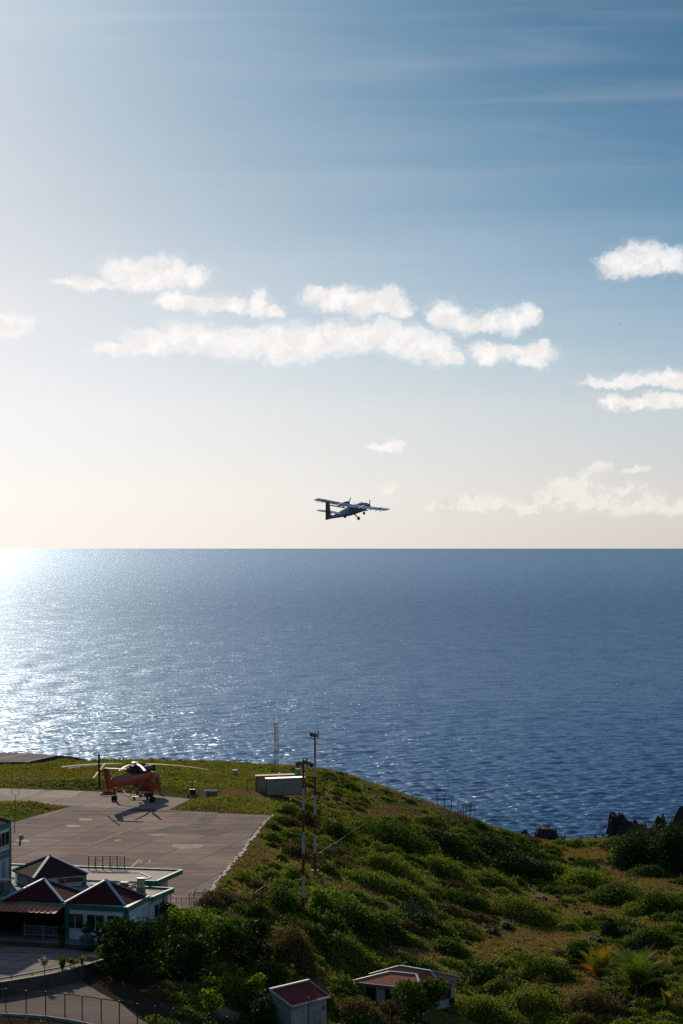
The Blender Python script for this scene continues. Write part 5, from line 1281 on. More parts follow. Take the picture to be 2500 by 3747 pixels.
# shed
F_, Rr = at(1068,3681,14.8), at(1209,3645.5,14.8)
su = (Rr-F_).normalized(); sv = Vector((-su.y, su.x, 0)); Ls = (Rr-F_).length
shed = empty('shed', F_-Vector((0, 0, 3)), 0, 'small white outbuilding with a plain dark red gable roof at the bottom edge', 'shed')
def sb_(mb, name, m, par=None, **k): return tb(mb, name, m, par or shed, **k)
kx = (988-CX)/FP; dd = (kx*F_.y-F_.x)/(sv.x-kx*sv.y); hr_ = HC-(3621-HZ)/FP*(F_.y+sv.y*dd)
m_ = MB(); i_ = .25; A0, B0 = F_+su*i_+sv*i_, Rr-su*i_+sv*i_; A1, B1 = F_+su*i_+sv*(2*dd-i_), Rr-su*i_+sv*(2*dd-i_)
z_ = 14.75; ap = hr_-.12
m_.add([Vector((p.x, p.y, 10.5)) for p in (A0, B0, B1, A1)]+[Vector((p.x, p.y, z_)) for p in (A0, B0, B1, A1)]+[Vector(((A0.x+A1.x)/2, (A0.y+A1.y)/2, ap)), Vector(((B0.x+B1.x)/2, (B0.y+B1.y)/2, ap))], [(0,1,5,4),(1,2,6,9,5),(2,3,7,6),(3,0,4,8,7),(0,3,2,1),(4,5,9,8),(6,7,8,9)])
sb_(m_, 'wall', housew)
m_ = MB(); r0_, r1v = F_+sv*dd, Rr+sv*dd; t_ = Vector((0, 0, .12))
q0, q1, q2, q3 = F_, Rr, Vector((r1v.x, r1v.y, hr_)), Vector((r0_.x, r0_.y, hr_)); q4, q5 = F_+sv*2*dd, Rr+sv*2*dd
m_.add([q0, q1, q2, q3, q0-t_, q1-t_, q2-t_, q3-t_], [(0,1,2,3),(4,7,6,5),(0,4,5,1),(1,5,6,2),(3,7,4,0)]); m_.add([q4, q5, q2, q3, q4-t_, q5-t_, q2-t_, q3-t_], [(0,3,2,1),(4,5,6,7),(0,1,5,4),(1,2,6,5),(3,0,4,7)])
rf = sb_(m_, 'roof', mat('shed_roof_red', (.17, .035, .035), .85, var=.12, scale=1.5, spec=.1))
m_ = MB(); m_.bar(q3+Vector((0, 0, .05)), q2+Vector((0, 0, .05)), .3, .12); sb_(m_, 'ridge_cap', mat('pale_ridge', (.55, .6, .66), .6), rf)
m_ = MB(); m_.bar(q0-t_*.5, q3-t_*.5, .06, .16); m_.bar(q0-t_*.5, q1-t_*.5, .06, .16); m_.bar(q1-t_*.5, q2-t_*.5, .06, .16); sb_(m_, 'barge_board', white, rf)
m_ = MB(); c = F_+su*Ls*.48+sv*(i_-.06); m_.tube([Vector((c.x, c.y, 11)), Vector((c.x, c.y, 14.8)), Vector((c.x, c.y, 15.15))], .05, 6); m_.box((c.x+.15, c.y-.08, 14.7), (.3, .2, .25)); sb_(m_, 'conduit', galv)
c = F_+su*Ls*.62+sv*(i_-.0)
Rs = Matrix((su, sv, Vector((0, 0, 1)))).transposed()
m_ = MB(); m_.box(c+su*.55+Vector((0, 0, -2.0))-sv*.02, (1.15, .05, 2.1), Rs); sb_(m_, 'door', mat('shed_door', (.34, .33, .34), .8))
m_ = MB(); m_.box(c+su*1.5+Vector((0, 0, -.95))-sv*.03, (.35, .05, .4), Rs); sb_(m_, 'vent', mat('shed_vent', (.12, .11, .11), .8))
# low wall near the shed
w0, w1 = ground(800, 3722), ground(868, 3742)
m_ = MB(); m_.bar(w0+Vector((0, 0, .3)), w1+Vector((0, 0, .3)), .35, 1.2); tag(m_.build('low_wall', conc), 'short low concrete wall left of the small outbuilding', 'wall')

# ------------------------------------------------------------------ vegetation
L_green = leafmat('leaf_green', (.030, .068, .013), (.088, .128, .022), (.20, .12, .05), .34)
L_bright = leafmat('leaf_bright', (.07, .12, .016), (.18, .235, .030), (.24, .30, .06), .46)
L_olive = leafmat('leaf_olive', (.07, .095, .018), (.19, .215, .036), (.26, .20, .07), .38)
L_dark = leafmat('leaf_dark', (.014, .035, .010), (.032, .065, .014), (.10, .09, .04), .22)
L_dry = leafmat('leaf_dry', (.10, .065, .030), (.15, .11, .045), (.28, .14, .09), .25)
L_grass = leafmat('grass_blade', (.11, .15, .022), (.20, .24, .04), (.28, .26, .09), .42, .8, .05)
L_straw = leafmat('straw_blade', (.16, .10, .05), (.26, .165, .085), (.34, .25, .13), .35, .8, .05)
KM = {'green': L_green, 'bright': L_bright, 'olive': L_olive, 'dark': L_dark, 'dry': L_dry}
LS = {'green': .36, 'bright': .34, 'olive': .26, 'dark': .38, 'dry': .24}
def leaves(c, out, size, rg, flat=.6):
    """one small four-cornered leaf clump at each centre, turned loosely outwards"""
    n = len(c); nrm = out*flat+rg.normal(0, .55, (n, 3)); nrm /= np.linalg.norm(nrm, axis=1)[:, None]+1e-9
    t = np.cross(nrm, rg.normal(0, 1, (n, 3))); t /= np.linalg.norm(t, axis=1)[:, None]+1e-9; b = np.cross(nrm, t)
    s = size*rg.uniform(.55, 1.3, n)[:, None]
    V_ = np.stack([c-t*s*.55, c-b*s*.32, c+t*s*.55, c+b*s*.32], 1).reshape(-1, 3)
    return V_, np.arange(n*4).reshape(-1, 4)
def mound_pts(w_, d_, h_, n, rg, lobes=None, cone=False):
    """points on a heap of overlapping lobes with ragged outline; returns centres and outward directions"""
    k = lobes or max(4, int(3+w_*1.1)); L = []
    for i in range(k):
        a = rg.uniform(0, 6.28); r_ = math.sqrt(rg.uniform(0, 1))*.62
        if i == 0: r_ = 0
        lx, ly = math.cos(a)*r_*w_/2, math.sin(a)*r_*d_/2
        hh = h_*(1-.55*r_*r_)*rg.uniform(.62, 1.0) if i else h_*.92
        rr_ = rg.uniform(.26, .46)*(1.0 if k > 3 else 1.2)
        if cone: rr_ *= .8
        L.append((lx, ly, hh, w_*rr_, d_*rr_))
    wt = np.array([l[3]*l[4] for l in L]); idx = rg.choice(k, n, p=wt/wt.sum()); A = np.array(L)[idx]
    d = rg.normal(0, 1, (n, 3)); d[:, 2] = np.abs(d[:, 2])*1.05-.12; d /= np.linalg.norm(d, axis=1)[:, None]
    rad = rg.uniform(.62, 1.04, n)**.6*(1+.14*np.sin(d[:, 0]*7+idx)*np.cos(d[:, 1]*6+idx*2))+rg.exponential(.065, n)
    hz = A[:, 2]
    c = np.stack([A[:, 0]+d[:, 0]*A[:, 3]*rad, A[:, 1]+d[:, 1]*A[:, 4]*rad, np.maximum(d[:, 2], -.05)*hz*rad], 1)
    return c, d
shrubgrp = {'green': 'green shrubs on the slope', 'bright': 'bright green shrubs', 'olive': 'low olive green thorn shrubs', 'dark': 'dark green thickets', 'dry': 'dry twiggy shrubs'}
def woody(rg, w_, h_, n=6, base_r=.05, z0=-.3):
    m_ = MB()
    for i in range(n):
        a = rg.uniform(0, 6.28); r_ = rg.uniform(.1, .33)*w_
        p0 = Vector((rg.uniform(-.1, .1), rg.uniform(-.1, .1), z0)); p2 = Vector((math.cos(a)*r_, math.sin(a)*r_, h_*rg.uniform(.6, .95))); p1 = p0.lerp(p2, .5)+Vector((rg.uniform(-.1, .1), rg.uniform(-.1, .1), h_*.12))
        m_.tube([p0, p1, p2], [base_r, base_r*.7, base_r*.3], 5)
        for _ in range(2):
            q = p2+Vector((rg.uniform(-.3, .3)*w_*.4, rg.uniform(-.3, .3)*w_*.4, h_*rg.uniform(.0, .2))); m_.tube([p1.lerp(p2, .5), q], [base_r*.45, base_r*.2], 4)
    return m_
def shrub(px, py, wp_, hp_, kind, label, seed, dens=1.0, dz=0.0):
    g = ground(px, py); s = FP/g.y; w_, h_ = wp_/s, hp_/s; d_ = w_*rng.uniform(.7, .95); d_ = min(max(d_, h_*1.2), 12)
    rg = np.random.default_rng(seed); ls = LS[kind]
    area = w_*d_*.8+(w_+d_)*h_*1.1; n = int(min(14000, area/(ls*ls*.35)*2.8*dens))
    c, o = mound_pts(w_, d_, h_, n, rg)
    # let the skirt follow the slope
    gx, gy = g.x+c[:, 0], g.y+d_*.35+c[:, 1]
    c[:, 2] += gz(gx, gy)-g.z-.1
    V_, F_ = leaves(c, o, ls, rg)
    e = empty('shrub', (g.x, g.y+d_*.35, g.z+dz), 0, label, 'shrub', shrubgrp[kind])
    link('foliage', npmesh('foliage', V_, F_, KM[kind]), e)
    woody(rg, w_*.6, h_*.8, 5, .04).build('stems', bark, e)
    return e
def tree(px, py, wp_, hp_, kind, label, seed, trunk_frac=.30, name='tree', cat='tree', base_r=.16, dens=1.0, leaf=None):
    g = ground(px, py); s = FP/g.y; w_, h_ = wp_/s, hp_/s; rg = np.random.default_rng(seed); ls = leaf or LS[kind]*1.1
    e = empty(name, g, 0, label, cat, 'trees beside the terminal and houses')
    m_ = MB(); top = []
    tz = h_*trunk_frac; m_.tube([(0, 0, -.5), (.05, 0, tz*.5), (.0, .05, tz)], [base_r*1.25, base_r, base_r*.8], 8)
    for i in range(9):
        a = i*2.4+rg.uniform(-.3, .3); r_ = w_*.5*rg.uniform(.35, .8); z2 = h_*rg.uniform(.5, .92)
        p1 = Vector((math.cos(a)*r_*.4, math.sin(a)*r_*.4, tz+(z2-tz)*.5)); p2 = Vector((math.cos(a)*r_, math.sin(a)*r_, z2))
        m_.tube([(0, 0, tz*.85), p1, p2], [base_r*.6, base_r*.38, base_r*.12], 6); top.append(p2)
        for _ in range(2):
            q = p2+Vector((rg.uniform(-1, 1), rg.uniform(-1, 1), rg.uniform(0, .6)))*(w_*.12); m_.tube([p1.lerp(p2, .6), q], [base_r*.2, base_r*.07], 4)
    m_.build('trunk', bark, e)
    if trunk_frac < .22:
        for _k in range(9):
            a = rg.uniform(0, 6.28); top.append(Vector((math.cos(a)*w_*.32, math.sin(a)*w_*.3, h_*rg.uniform(.18, .5))))
    n = int(min(20000, (w_*w_*1.2+w_*h_*1.6)/(ls*ls*.35)*1.9*dens)); cs = []; os_ = []
    hub_ = [Vector((0, 0, h_*.72))]+top; k = len(hub_)
    R0 = [w_*.30]+[w_*rg.uniform(.16, .27) for _ in top]
    wt = np.array(R0)**2; idx = rg.choice(k, n, p=wt/wt.sum())
    H = np.array([tuple(p) for p in hub_])[idx]; RR_ = np.array(R0)[idx]
    d = rg.normal(0, 1, (n, 3)); d /= np.linalg.norm(d, axis=1)[:, None]
    rad = rg.uniform(.55, 1.05, n)**.6+rg.exponential(.05, n)
    c = H+d*RR_[:, None]*rad[:, None]*np.array([1, 1, .78]); c[:, 2] = np.minimum(c[:, 2], h_*1.02+rg.normal(0, .12, n))
    kp = c[:, 2] > h_*trunk_frac*.45; c, d = c[kp], d[kp]
    V_, F_ = leaves(c, d, ls, rg); link('crown', npmesh('crown', V_, F_, KM[kind]), e)
    return e
SH = [
 (1461,3112,250,108,'green','broad green thicket on the slope right of the masts, its crown rounded'),
 (1650,3138,240,92,'dark','long dark green thicket below the ridge fence'),
 (1820,3152,200,98,'dark','dark thicket reaching down the slope towards the shore rocks'),
 (1745,3148,95,50,'green','small mid green bush in front of the long dark thicket'),
 (1445,3206,190,74,'olive','sunlit yellow green mound below the broad green thicket'),
 (1660,3226,190,82,'olive','sunlit yellow green mound in the middle of the valley'),
 (1810,3248,160,68,'olive','low olive mound trailing right of the valley mound'),
 (1355,3252,210,58,'olive','flat olive mound at the foot of the curving fence'),
 (1205,3202,85,42,'green','small bush at the foot of the right light mast'),
 (1270,3342,180,72,'bright','bright green spreading bush right of the left mast foot'),
 (1500,3302,230,60,'olive','wide low olive scrub mound behind the cactus'),
 (1230,3095,120,110,'green','tall green bush beyond the right light mast'),
 (1065,2986,115,48,'bright','bright green bush below the silver roofed container'),
 (1130,3022,95,58,'green','green bush between the two light masts'),
 (1030,3152,48,34,'bright','small bright green bush on the brown bank right of the apron'),
 (1290,2892,75,26,'green','small bush on the headland crest right of the masts'),
 (2335,3186,190,150,'dark','left part of the huge dark thicket on the far right headland'),
 (2470,3200,190,185,'dark','highest dark thicket on the far right headland at the picture edge'),
 (2410,3120,270,105,'dark','dark thicket crest in front of the jagged rocks at the far right'),
 (2300,3142,115,56,'bright','bright green bush at the left foot of the huge dark thicket'),
 (2462,3205,110,100,'dark','dark bush at the right picture edge above the dry field'),
 (1940,3224,232,108,'dark','dense dark thicket behind the bare rocky slope'),
 (2150,3264,205,84,'bright','long thicket with a sunlit green top beside the dry field'),
 (2265,3312,195,86,'green','green thicket trailing right below the long sunlit one'),
 (2425,3348,180,94,'green','green thicket at the right edge below the dry field'),
 (1830,3258,105,58,'olive','small olive bush left of the dense dark thicket'),
 (1910,3372,262,88,'olive','wide olive green mound above the bare brown terrace'),
 (2115,3280,110,38,'dry','low brownish shrub in front of the long sunlit thicket'),
 (2238,3432,74,70,'dark','small round dark bush standing alone on the dry grass'),
 (2385,3468,175,84,'green','green mound right of the lone round bush'),
 (2475,3428,120,58,'olive','olive mound touching the right picture edge'),
 (2125,3548,80,95,'dark','dark bush just left of the yellow fronded palm'),
 (1980,3592,215,88,'green','green mound left of the palms'),
 (1840,3652,125,80,'olive','olive bush right of the bungalow'),
 (1955,3734,235,118,'olive','large bright olive mound at the bottom right of the bungalow'),
 (2185,3726,215,108,'dry','dark brown twiggy shrub under the yellow fronded palm'),
 (2470,3622,85,60,'olive','olive bush at the right edge beside the tall palm'),
 (2398,3645,115,120,'dark','dark leafy bush right behind the tall green palm'),
 (1320,3768,215,95,'dry','bare twiggy shrub between the outbuilding and the bungalow'),
 (1790,3762,235,95,'olive','bright olive shrub at the bottom edge right of the bungalow'),
 (1290,3548,195,88,'olive','olive bush up the slope behind the outbuilding'),
 (1500,3540,180,34,'dry','low dry shrub just behind the bungalow roof'),
 (1290,3404,225,108,'green','large green bush in the middle of the slope'),
 (1660,3502,155,62,'green','green bush on the slope above the bungalow'),
 (1800,3628,215,108,'dark','dark twiggy thicket to the right of the bungalow wall'),
 (740,3482,270,128,'bright','broad bright green thicket below the leaning fence'),
 (622,3545,105,80,'bright','small sunlit bush between the terminal tree and the dark ramp'),
 (1075,3552,175,158,'dry','tall dry twiggy shrub with orange leaves above the outbuilding'),
 (1040,3352,135,118,'green','green bush left of the left light mast foot'),
 (1165,3335,95,98,'bright','bright green bush hiding the foot of the left light mast'),
 (1235,3444,145,94,'green','green bush in the hollow below the left mast'),
 (935,3362,95,62,'green','green bush at the end of the leaning fence'),
 (860,3690,110,110,'bright','green bush left of the outbuilding roof'),
 (2290,3165,90,60,'green','small green bush at the left edge of the far right thicket'),
 (2385,3212,130,50,'green','low green bush in front of the far right thicket'),
 (975,3812,130,165,'dark','dark bush against the left wall of the outbuilding'),
 (640,3420,120,70,'green','green bush against the end wall of the terminal'),
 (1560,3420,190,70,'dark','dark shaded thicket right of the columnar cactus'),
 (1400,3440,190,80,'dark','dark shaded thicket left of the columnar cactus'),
 (1720,3330,190,70,'green','green mound above the dark hollow in the valley'),
]
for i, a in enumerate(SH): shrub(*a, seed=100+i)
tree(484,3592,225,232,'dark','dense dark glossy tree in front of the terminal side wall',501,.16, base_r=.2)
tree(408,3560,100,140,'green','small arching tree with drooping sunlit twigs by the terminal front wall',511,.3)
tree(935,3556,125,195,'dark','tall dark upright tree in the middle of the lower slope',502,.15)
tree(1540,3775,195,185,'green','leafy spreading tree in front of the bungalow',503,.35)
tree(925,3735,105,165,'bright','slim bright green tree left of the outbuilding',504,.25)
tree(775,3742,90,118,'bright','small pale leaved tree with a forked white trunk by the bottom fence',505,.4, base_r=.09, dens=.5)
tree(620,3390,75,85,'green','small green tree at the rear corner of the terminal',506,.25)
tree(830,3560,190,180,'green','open branched green tree left of the tall dark one',507,.3)
tree(690,3600,200,170,'dark','dark spreading tree over the shaded bank',508,.2)
tree(1430,3760,110,100,'dry','bare thin tree beside the left end of the bungalow',509,.3, dens=.4)
tree(1000,3660,150,130,'green','green tree rising behind the outbuilding roof',510,.25)
# ---- ground cover scattered over the land
def px_of(x, y, z): return CX+FP*x/y, HZ+FP*(HC-z)/y
keep_out = [(APRON, .8), (TAXI, .8), (RUNWAY, 1.5), (TERM, .2), (PARKING, .5), (ROAD, .5), (STRIP, .1)]
def allowed(x, y, extra=0.0):
    ok = np.ones(len(x), bool)
    for poly, d in keep_out: ok &= ~(inpoly(x, y, poly) | (pdist(x, y, poly) < d+extra))
    for cx0, cy0, r_ in ((cf.x+3, cf.y+1, 4.5), (cb_.x+3, cb_.y+1, 4.6), (-27.8, 368, 3.5), (-32, 367, 3.5), (-22.6, 364.5, 4), (-19.5, 364.5, 4.5), (-14.5, 367.5, 4.5), (-17, 366, 3)): ok &= np.hypot(x-cx0, (y-cy0)*.7) > r_-1
    ok &= ~inpoly(x, y, inset(xy(*h1), -.4)) & ~inpoly(x, y, inset(xy(*R2), -.4)) & ~inpoly(x, y, [tuple(p[:2]) for p in (F_-su*.3-sv*.3, Rr+su*.3-sv*.3, Rr+su*.3+sv*2*dd, F_-su*.3+sv*2*dd)])
    ok &= y < np.interp(x, cx_, cy_)+1.5
    return ok
BARE = [(2330,3210,240,48),(2150,3125,130,26),(1980,3440,280,44),(2160,3335,130,30),(1640,3492,210,26),(1340,3575,110,18),(2380,3385,90,18),(2110,3600,90,60),(2330,3560,60,40),(1430,2975,130,40),(1950,3300,120,30),(900,3140,90,60),(2420,3260,120,26)]
def bare(px, py):
    b = np.zeros(len(px))
    for x, y, a, c in BARE: b = np.maximum(b, 1-((px-x)/a)**2-((py-y)/c)**2)
    return b
def scatter(n, seed):
    r_ = np.random.default_rng(seed); y = 150+(480-150)*r_.uniform(0, 1, n)**.85; n_in = int(n*.78); x = np.concatenate([r_.uniform(-.175, .175, n_in), np.where(r_.uniform(0, 1, n-n_in) < .3, r_.uniform(-.26, -.175, n-n_in), r_.uniform(.175, .33, n-n_in))])*y; y = y[r_.permutation(n)] if False else y
    z = gz(x, y); px, py = px_of(x, y, z); k = (py < 3900) & (px > -1200) & (px < 4300) & (z > 1.0)
    return x[k], y[k], z[k], px[k], py[k], r_
def merge_mounds(name, xs_, ys_, zs_, ws, hs, ls, material, rg, label, cat, dens=1.0):
    Vs = []; 
    for x, y, z, w_, h_ in zip(xs_, ys_, zs_, ws, hs):
        n = int((w_*w_*.7+w_*h_*2.0)/(ls*ls*.35)*1.7*dens)+6
        c, o = mound_pts(w_, w_*.85, h_, n, rg, lobes=4)
        c[:, 2] += gz(x+c[:, 0], y+c[:, 1])-.05; c[:, 0] += x; c[:, 1] += y
        V_, _f = leaves(c, o, ls, rg, .5); Vs.append(V_)
    V_ = np.concatenate(Vs); F_ = np.arange(len(V_)).reshape(-1, 4)
    o = link(name, npmesh(name, V_, F_, material)); tag(o, label, cat, kind='stuff'); return len(F_)
x, y, z, px, py, r_ = scatter(20000, 11)
ok = allowed(x, y, .3); b = bare(px, py); nz_ = fbm(x/13, y/17, 4, 21); slope_zone = ((px > 1000) | (py > 3010))
wild = ok & slope_zone & (b < .15) & ~((px < 600) & (py > 3400)); den = np.clip(.62+nz_*.9, .12, .95)
crest = np.interp(x, cx_, cy_)-y
pick = wild & (crest > 5) & (r_.uniform(0, 1, len(x)) < den*.70)
t_ = r_.uniform(0, 1, len(x)); hm_ = r_.uniform(0, 1, len(x))
low_ridge = (py < 3010)
W_ = np.where(low_ridge, 1.0+1.4*hm_, 1.3+2.6*hm_**2); H_s = W_*np.where(low_ridge, .26, .36)*(.7+.6*t_)
nt = 0
s1_ = fbm(x/9, y/12, 3, 77)
for nm, m_sel, mt, ls_, lab in (('scrub', s1_ > .12, L_green, .33, 'green coastal scrub covering the slopes'), ('low_scrub', (s1_ <= .12) & (s1_ > -.28), L_olive, .26, 'low olive green thorn scrub between the bushes'), ('dry_scrub', s1_ <= -.28, L_dry, .24, 'brown dry scrub among the green bushes')):
    q = pick & m_sel; nt += merge_mounds(nm, x[q], y[q], z[q], W_[q], H_s[q], ls_, mt, r_, lab, 'scrub')
# herbs on the flat grass beyond the apron
x, y, z, px, py, r_ = scatter(30000, 12)
flat_z = (px < 1180) & (py < 3000); ok = allowed(x, y) & flat_z; nn2 = fbm(x/16, y/5, 4, 31)
q = ok & (r_.uniform(0, 1, len(x)) < np.clip(.30+nn2*1.3, 0, .9)*np.where(py > 2862, .35, 1.0))
w2 = r_.uniform(.5, 1.5, len(x))*np.where(py > 2862, .7, 1.0); nt += merge_mounds('weeds', x[q], y[q], z[q], w2[q], w2[q]*.30, .20, L_bright, r_, 'bright green weeds on the flat grass around the pad', 'weeds', .7)
# grass tufts
def tufts(name, sel, n, seed, h0, h1_, material, label, per=4, wd=.05):
    x, y, z, px, py, r_ = scatter(n, seed); q = allowed(x, y, -.25) & sel(x, y, px, py, r_)
    x, y, z = x[q], y[q], z[q]; m_n = len(x)*per
    x = np.repeat(x, per)+r_.normal(0, .14, m_n); y = np.repeat(y, per)+r_.normal(0, .14, m_n); z = gz(x, y)-.03
    h = r_.uniform(h0, h1_, m_n); a = r_.uniform(0, 6.28, m_n); lx, ly = r_.normal(0, .28, m_n)*h, r_.normal(0, .28, m_n)*h; ww = wd*r_.uniform(.7, 1.6, m_n)
    p0 = np.stack([x-np.cos(a)*ww, y-np.sin(a)*ww, z], 1); p1 = np.stack([x+np.cos(a)*ww, y+np.sin(a)*ww, z], 1); p2 = np.stack([x+lx, y+ly, z+h], 1)
    V_ = np.stack([p0, p1, p2], 1).reshape(-1, 3); F_ = np.arange(len(V_)).reshape(-1, 3)
    tag(link(name, npmesh(name, V_, F_, material)), label, 'grass', kind='stuff')
tufts('grass', lambda x, y, px, py, r: (fbm(x/12, y/6, 4, 31)+r.normal(0, .12, len(x)) > -.12) & ((px < 1180) & (py < 3010) | (px < 200)), 64000, 41, .14, .38, L_grass, 'short green grass on the flat ground beyond the apron', 4, .09)
tufts('slope_grass', lambda x, y, px, py, r: (bare(px, py) < .3) & (r.uniform(0, 1, len(x)) < .5) & ~((px < 620) & (py > 3400)), 60000, 43, .2, .55, L_grass, 'rough green grass on the slopes', 4, .09)
tufts('dry_grass', lambda x, y, px, py, r: (fbm(x/10, y/10, 4, 63)+bare(px, py)*.9+r.normal(0, .1, len(x)) > .02) & ((px > 780) | (py < 2960)) & ~((px < 600) & (py > 3400)), 104000, 42, .16, .48, L_straw, 'dry straw coloured grass on the banks and terraces', 4, .08)
# planted strip flowers
def tuft_plant(loc, h, n, m, label, cat='plant', name='agave', w_=.10, group=None, lean=.5):
    r_ = np.random.default_rng(int(abs(loc[0]*100))); m_ = MB()
    for i in range(n):
        a = r_.uniform(0, 6.28); l = r_.uniform(.15, 1)*lean; d = Vector((math.cos(a), math.sin(a), 0)); sd_ = Vector((-d.y, d.x, 0))
        hh = h*r_.uniform(.7, 1.1); p1 = d*hh*l*.45+Vector((0, 0, hh*.6)); p2 = d*hh*l+Vector((0, 0, hh*(1-.35*l)))
        m_.add([sd_*w_*.5, -sd_*w_*.5, p1-sd_*w_*.5, p1+sd_*w_*.5, p2], [(0,1,2,3),(3,2,4)])
    o = m_.build(name, m); o.location = loc; tag(o, label, cat, group); return o
zs = ZP+.05
tuft_plant(at(229,3552,zs), 1.5, 60, L_green, 'spiky green clump plant in the middle of the planted strip', w_=.12, lean=.8)
tuft_plant(at(300,3536,zs), 1.2, 26, L_bright, 'small spiky plant right of the clump in the planted strip', w_=.1, lean=.7)
tuft_plant(at(42,3586,zs), .6, 14, L_grass, 'tiny grassy plant at the left end of the planted strip', name='grass_clump', w_=.06)
tuft_plant(at(118,3573,zs), .5, 16, L_grass, 'small grass clump left of the white flowering shrub', name='grass_clump', w_=.06)
def flower_plant(px, py, h, wd, flower, label, kind='green', nf=30, dens=.7):
    g = at(px, py, zs); rg = np.random.default_rng(px); e = empty('flowering_shrub', g, 0, label, 'plant', 'plants in the planted strip')
    m_ = MB(); m_.tube([(0, 0, -.1), (.03, 0, h*.55)], [.05, .03], 6)
    for i in range(5): a = i*1.3; m_.tube([(.02, 0, h*.5), (math.cos(a)*wd*.3, math.sin(a)*wd*.3, h*.85)], [.025, .012], 4)
    m_.build('stem', bark, e)
    n = int(260*dens); d = rg.normal(0, 1, (n, 3)); d /= np.linalg.norm(d, axis=1)[:, None]
    c = d*np.array([wd*.5, wd*.5, h*.26])*rg.uniform(.5, 1.05, (n, 1))+np.array([0, 0, h*.76]); V_, F_ = leaves(c, d, .15, rg); link('foliage', npmesh('foliage', V_, F_, KM[kind]), e)
    d = rg.normal(0, 1, (nf, 3)); d[:, 2] = abs(d[:, 2]); d /= np.linalg.norm(d, axis=1)[:, None]
    c = d*np.array([wd*.5, wd*.5, h*.28])+np.array([0, 0, h*.78]); V_, F_ = leaves(c, d, .13, rg); link('flowers', npmesh('flowers', V_, F_, flower), e)
wf = leafmat('white_flower', (.7, .7, .68), (.75, .74, .7), (.7, .7, .6), .3); pf_ = leafmat('pink_flower', (.55, .05, .18), (.6, .1, .22), (.6, .2, .25), .3); of_ = leafmat('orange_flower', (.5, .22, .12), (.45, .26, .14), (.5, .3, .2), .3)
flower_plant(163, 3567, 1.55, .75, wf, 'small white flowering shrub on a thin stem in the planted strip')
flower_plant(258, 3544, .95, .6, pf_, 'low pink flowering shrub right of the spiky clump', nf=12)
flower_plant(270, 3541, .7, 1.3, of_, 'low shrub with faded orange flowers in the planted strip', 'dry', 30)
flower_plant(335, 3522, .6, 1.6, of_, 'spreading rusty shrub at the right end of the planted strip', 'dry', 30)
# potted plants on the platform
def potted(px, py, r_, hpot, hpl, mpot, kind, label, palm=False):
    g = at(px, py, ZA); e = empty('potted_plant', g, 0, label, 'potted plant', 'potted plants in front of the terminal')
    m_ = MB(); m_.tube([(0, 0, 0), (0, 0, hpot*.8), (0, 0, hpot)], [r_*.75, r_, r_*1.05], 14); m_.build('pot', mpot, e)
    rg = np.random.default_rng(px); n = 260; d = rg.normal(0, 1, (n, 3)); d /= np.linalg.norm(d, axis=1)[:, None]
    wd = hpl*.42; c = d*np.array([wd, wd, hpl*.45])*rg.uniform(.4, 1.05, (n, 1))+np.array([0, 0, hpot+hpl*.55]); V_, F_ = leaves(c, d, .24, rg); link('foliage', npmesh('foliage', V_, F_, KM[kind]), e)
    m_ = MB(); m_.tube([(0, 0, hpot*.5), (0, 0, hpot+hpl*.5)], .05, 6); m_.build('stem', bark, e)
pot_d = mat('dark_pot', (.03, .03, .03), .7); pot_b = mat('blue_green_pot', (.07, .13, .15), .7, var=.15)
potted(226, 3456, .38, .75, 1.1, pot_d, 'dark', 'leafy plant in a black pot at the green pillar')
potted(319, 3462, .72, .95, 1.4, pot_b, 'dark', 'tall plant in a big square blue green planter before the windows')
potted(372, 3464, .42, .85, 1.2, pot_d, 'dark', 'small plant in a black pot under the arching palm leaves')
# palms
def palm(px, py, hpx, label, seed, fr_cols, nf=17, trunk=.35, spread=1.0, erect=.6, name='palm_tree', scale=1.0):
    g = ground(px, py); s = FP/g.y; H = hpx/s; rg = np.random.default_rng(seed); e = empty(name, g, 0, label, 'palm', 'palms near the bottom right' if px > 1500 else None)
    tz = H*trunk; m_ = MB(); m_.tube([(0, 0, -.3), (.05, 0, tz*.5), (0, 0, tz)], [.20, .15, .13], 9); m_.build('trunk', bark, e)
    Lf = (H-tz)*1.15*spread
    for i in range(nf):
        a = i*2.39996+rg.uniform(-.2, .2); up_ = np.clip(erect+rg.normal(0, .22), .05, 1.25) if i > 4 else 1.25; d = Vector((math.cos(a), math.sin(a), 0)); sd_ = Vector((-d.y, d.x, 0)); pts = []; Lk = Lf*rg.uniform(.8, 1.05)
        for k in range(9):
            t = k/8; ang = up_*1.15-t*t*1.5*(1.1-up_*.5)
            pts.append((pts[-1] if k else Vector((0, 0, tz)))+(d*math.cos(ang)+Vector((0, 0, math.sin(ang))))*(Lk/8 if k else 0))
        m_ = MB(); m_.tube(pts, [.035-.003*k for k in range(9)], 4)
        nl = 26
        for k in range(2, nl):
            t = k/nl; f = t*8; j_ = min(7, int(f)); p = pts[j_].lerp(pts[j_+1], f-j_); ll = Lk*.24*math.sin(math.pi*min(1, t*.9+.12))**.7*rg.uniform(.85, 1.1); tg = (pts[j_+1]-pts[j_]).normalized()
            for s_ in (-1, 1):
                q = p+(sd_*s_*.8+tg*.55-Vector((0, 0, .28)))*ll; w_ = tg*.055
                m_.add([p-w_, p+w_, q+w_*.3, q-w_*.3], [(0, 1, 2, 3)])
        m_.build('frond', fr_cols[int(rg.integers(0, len(fr_cols)))] if i != 6 else fr_cols[-1], e)
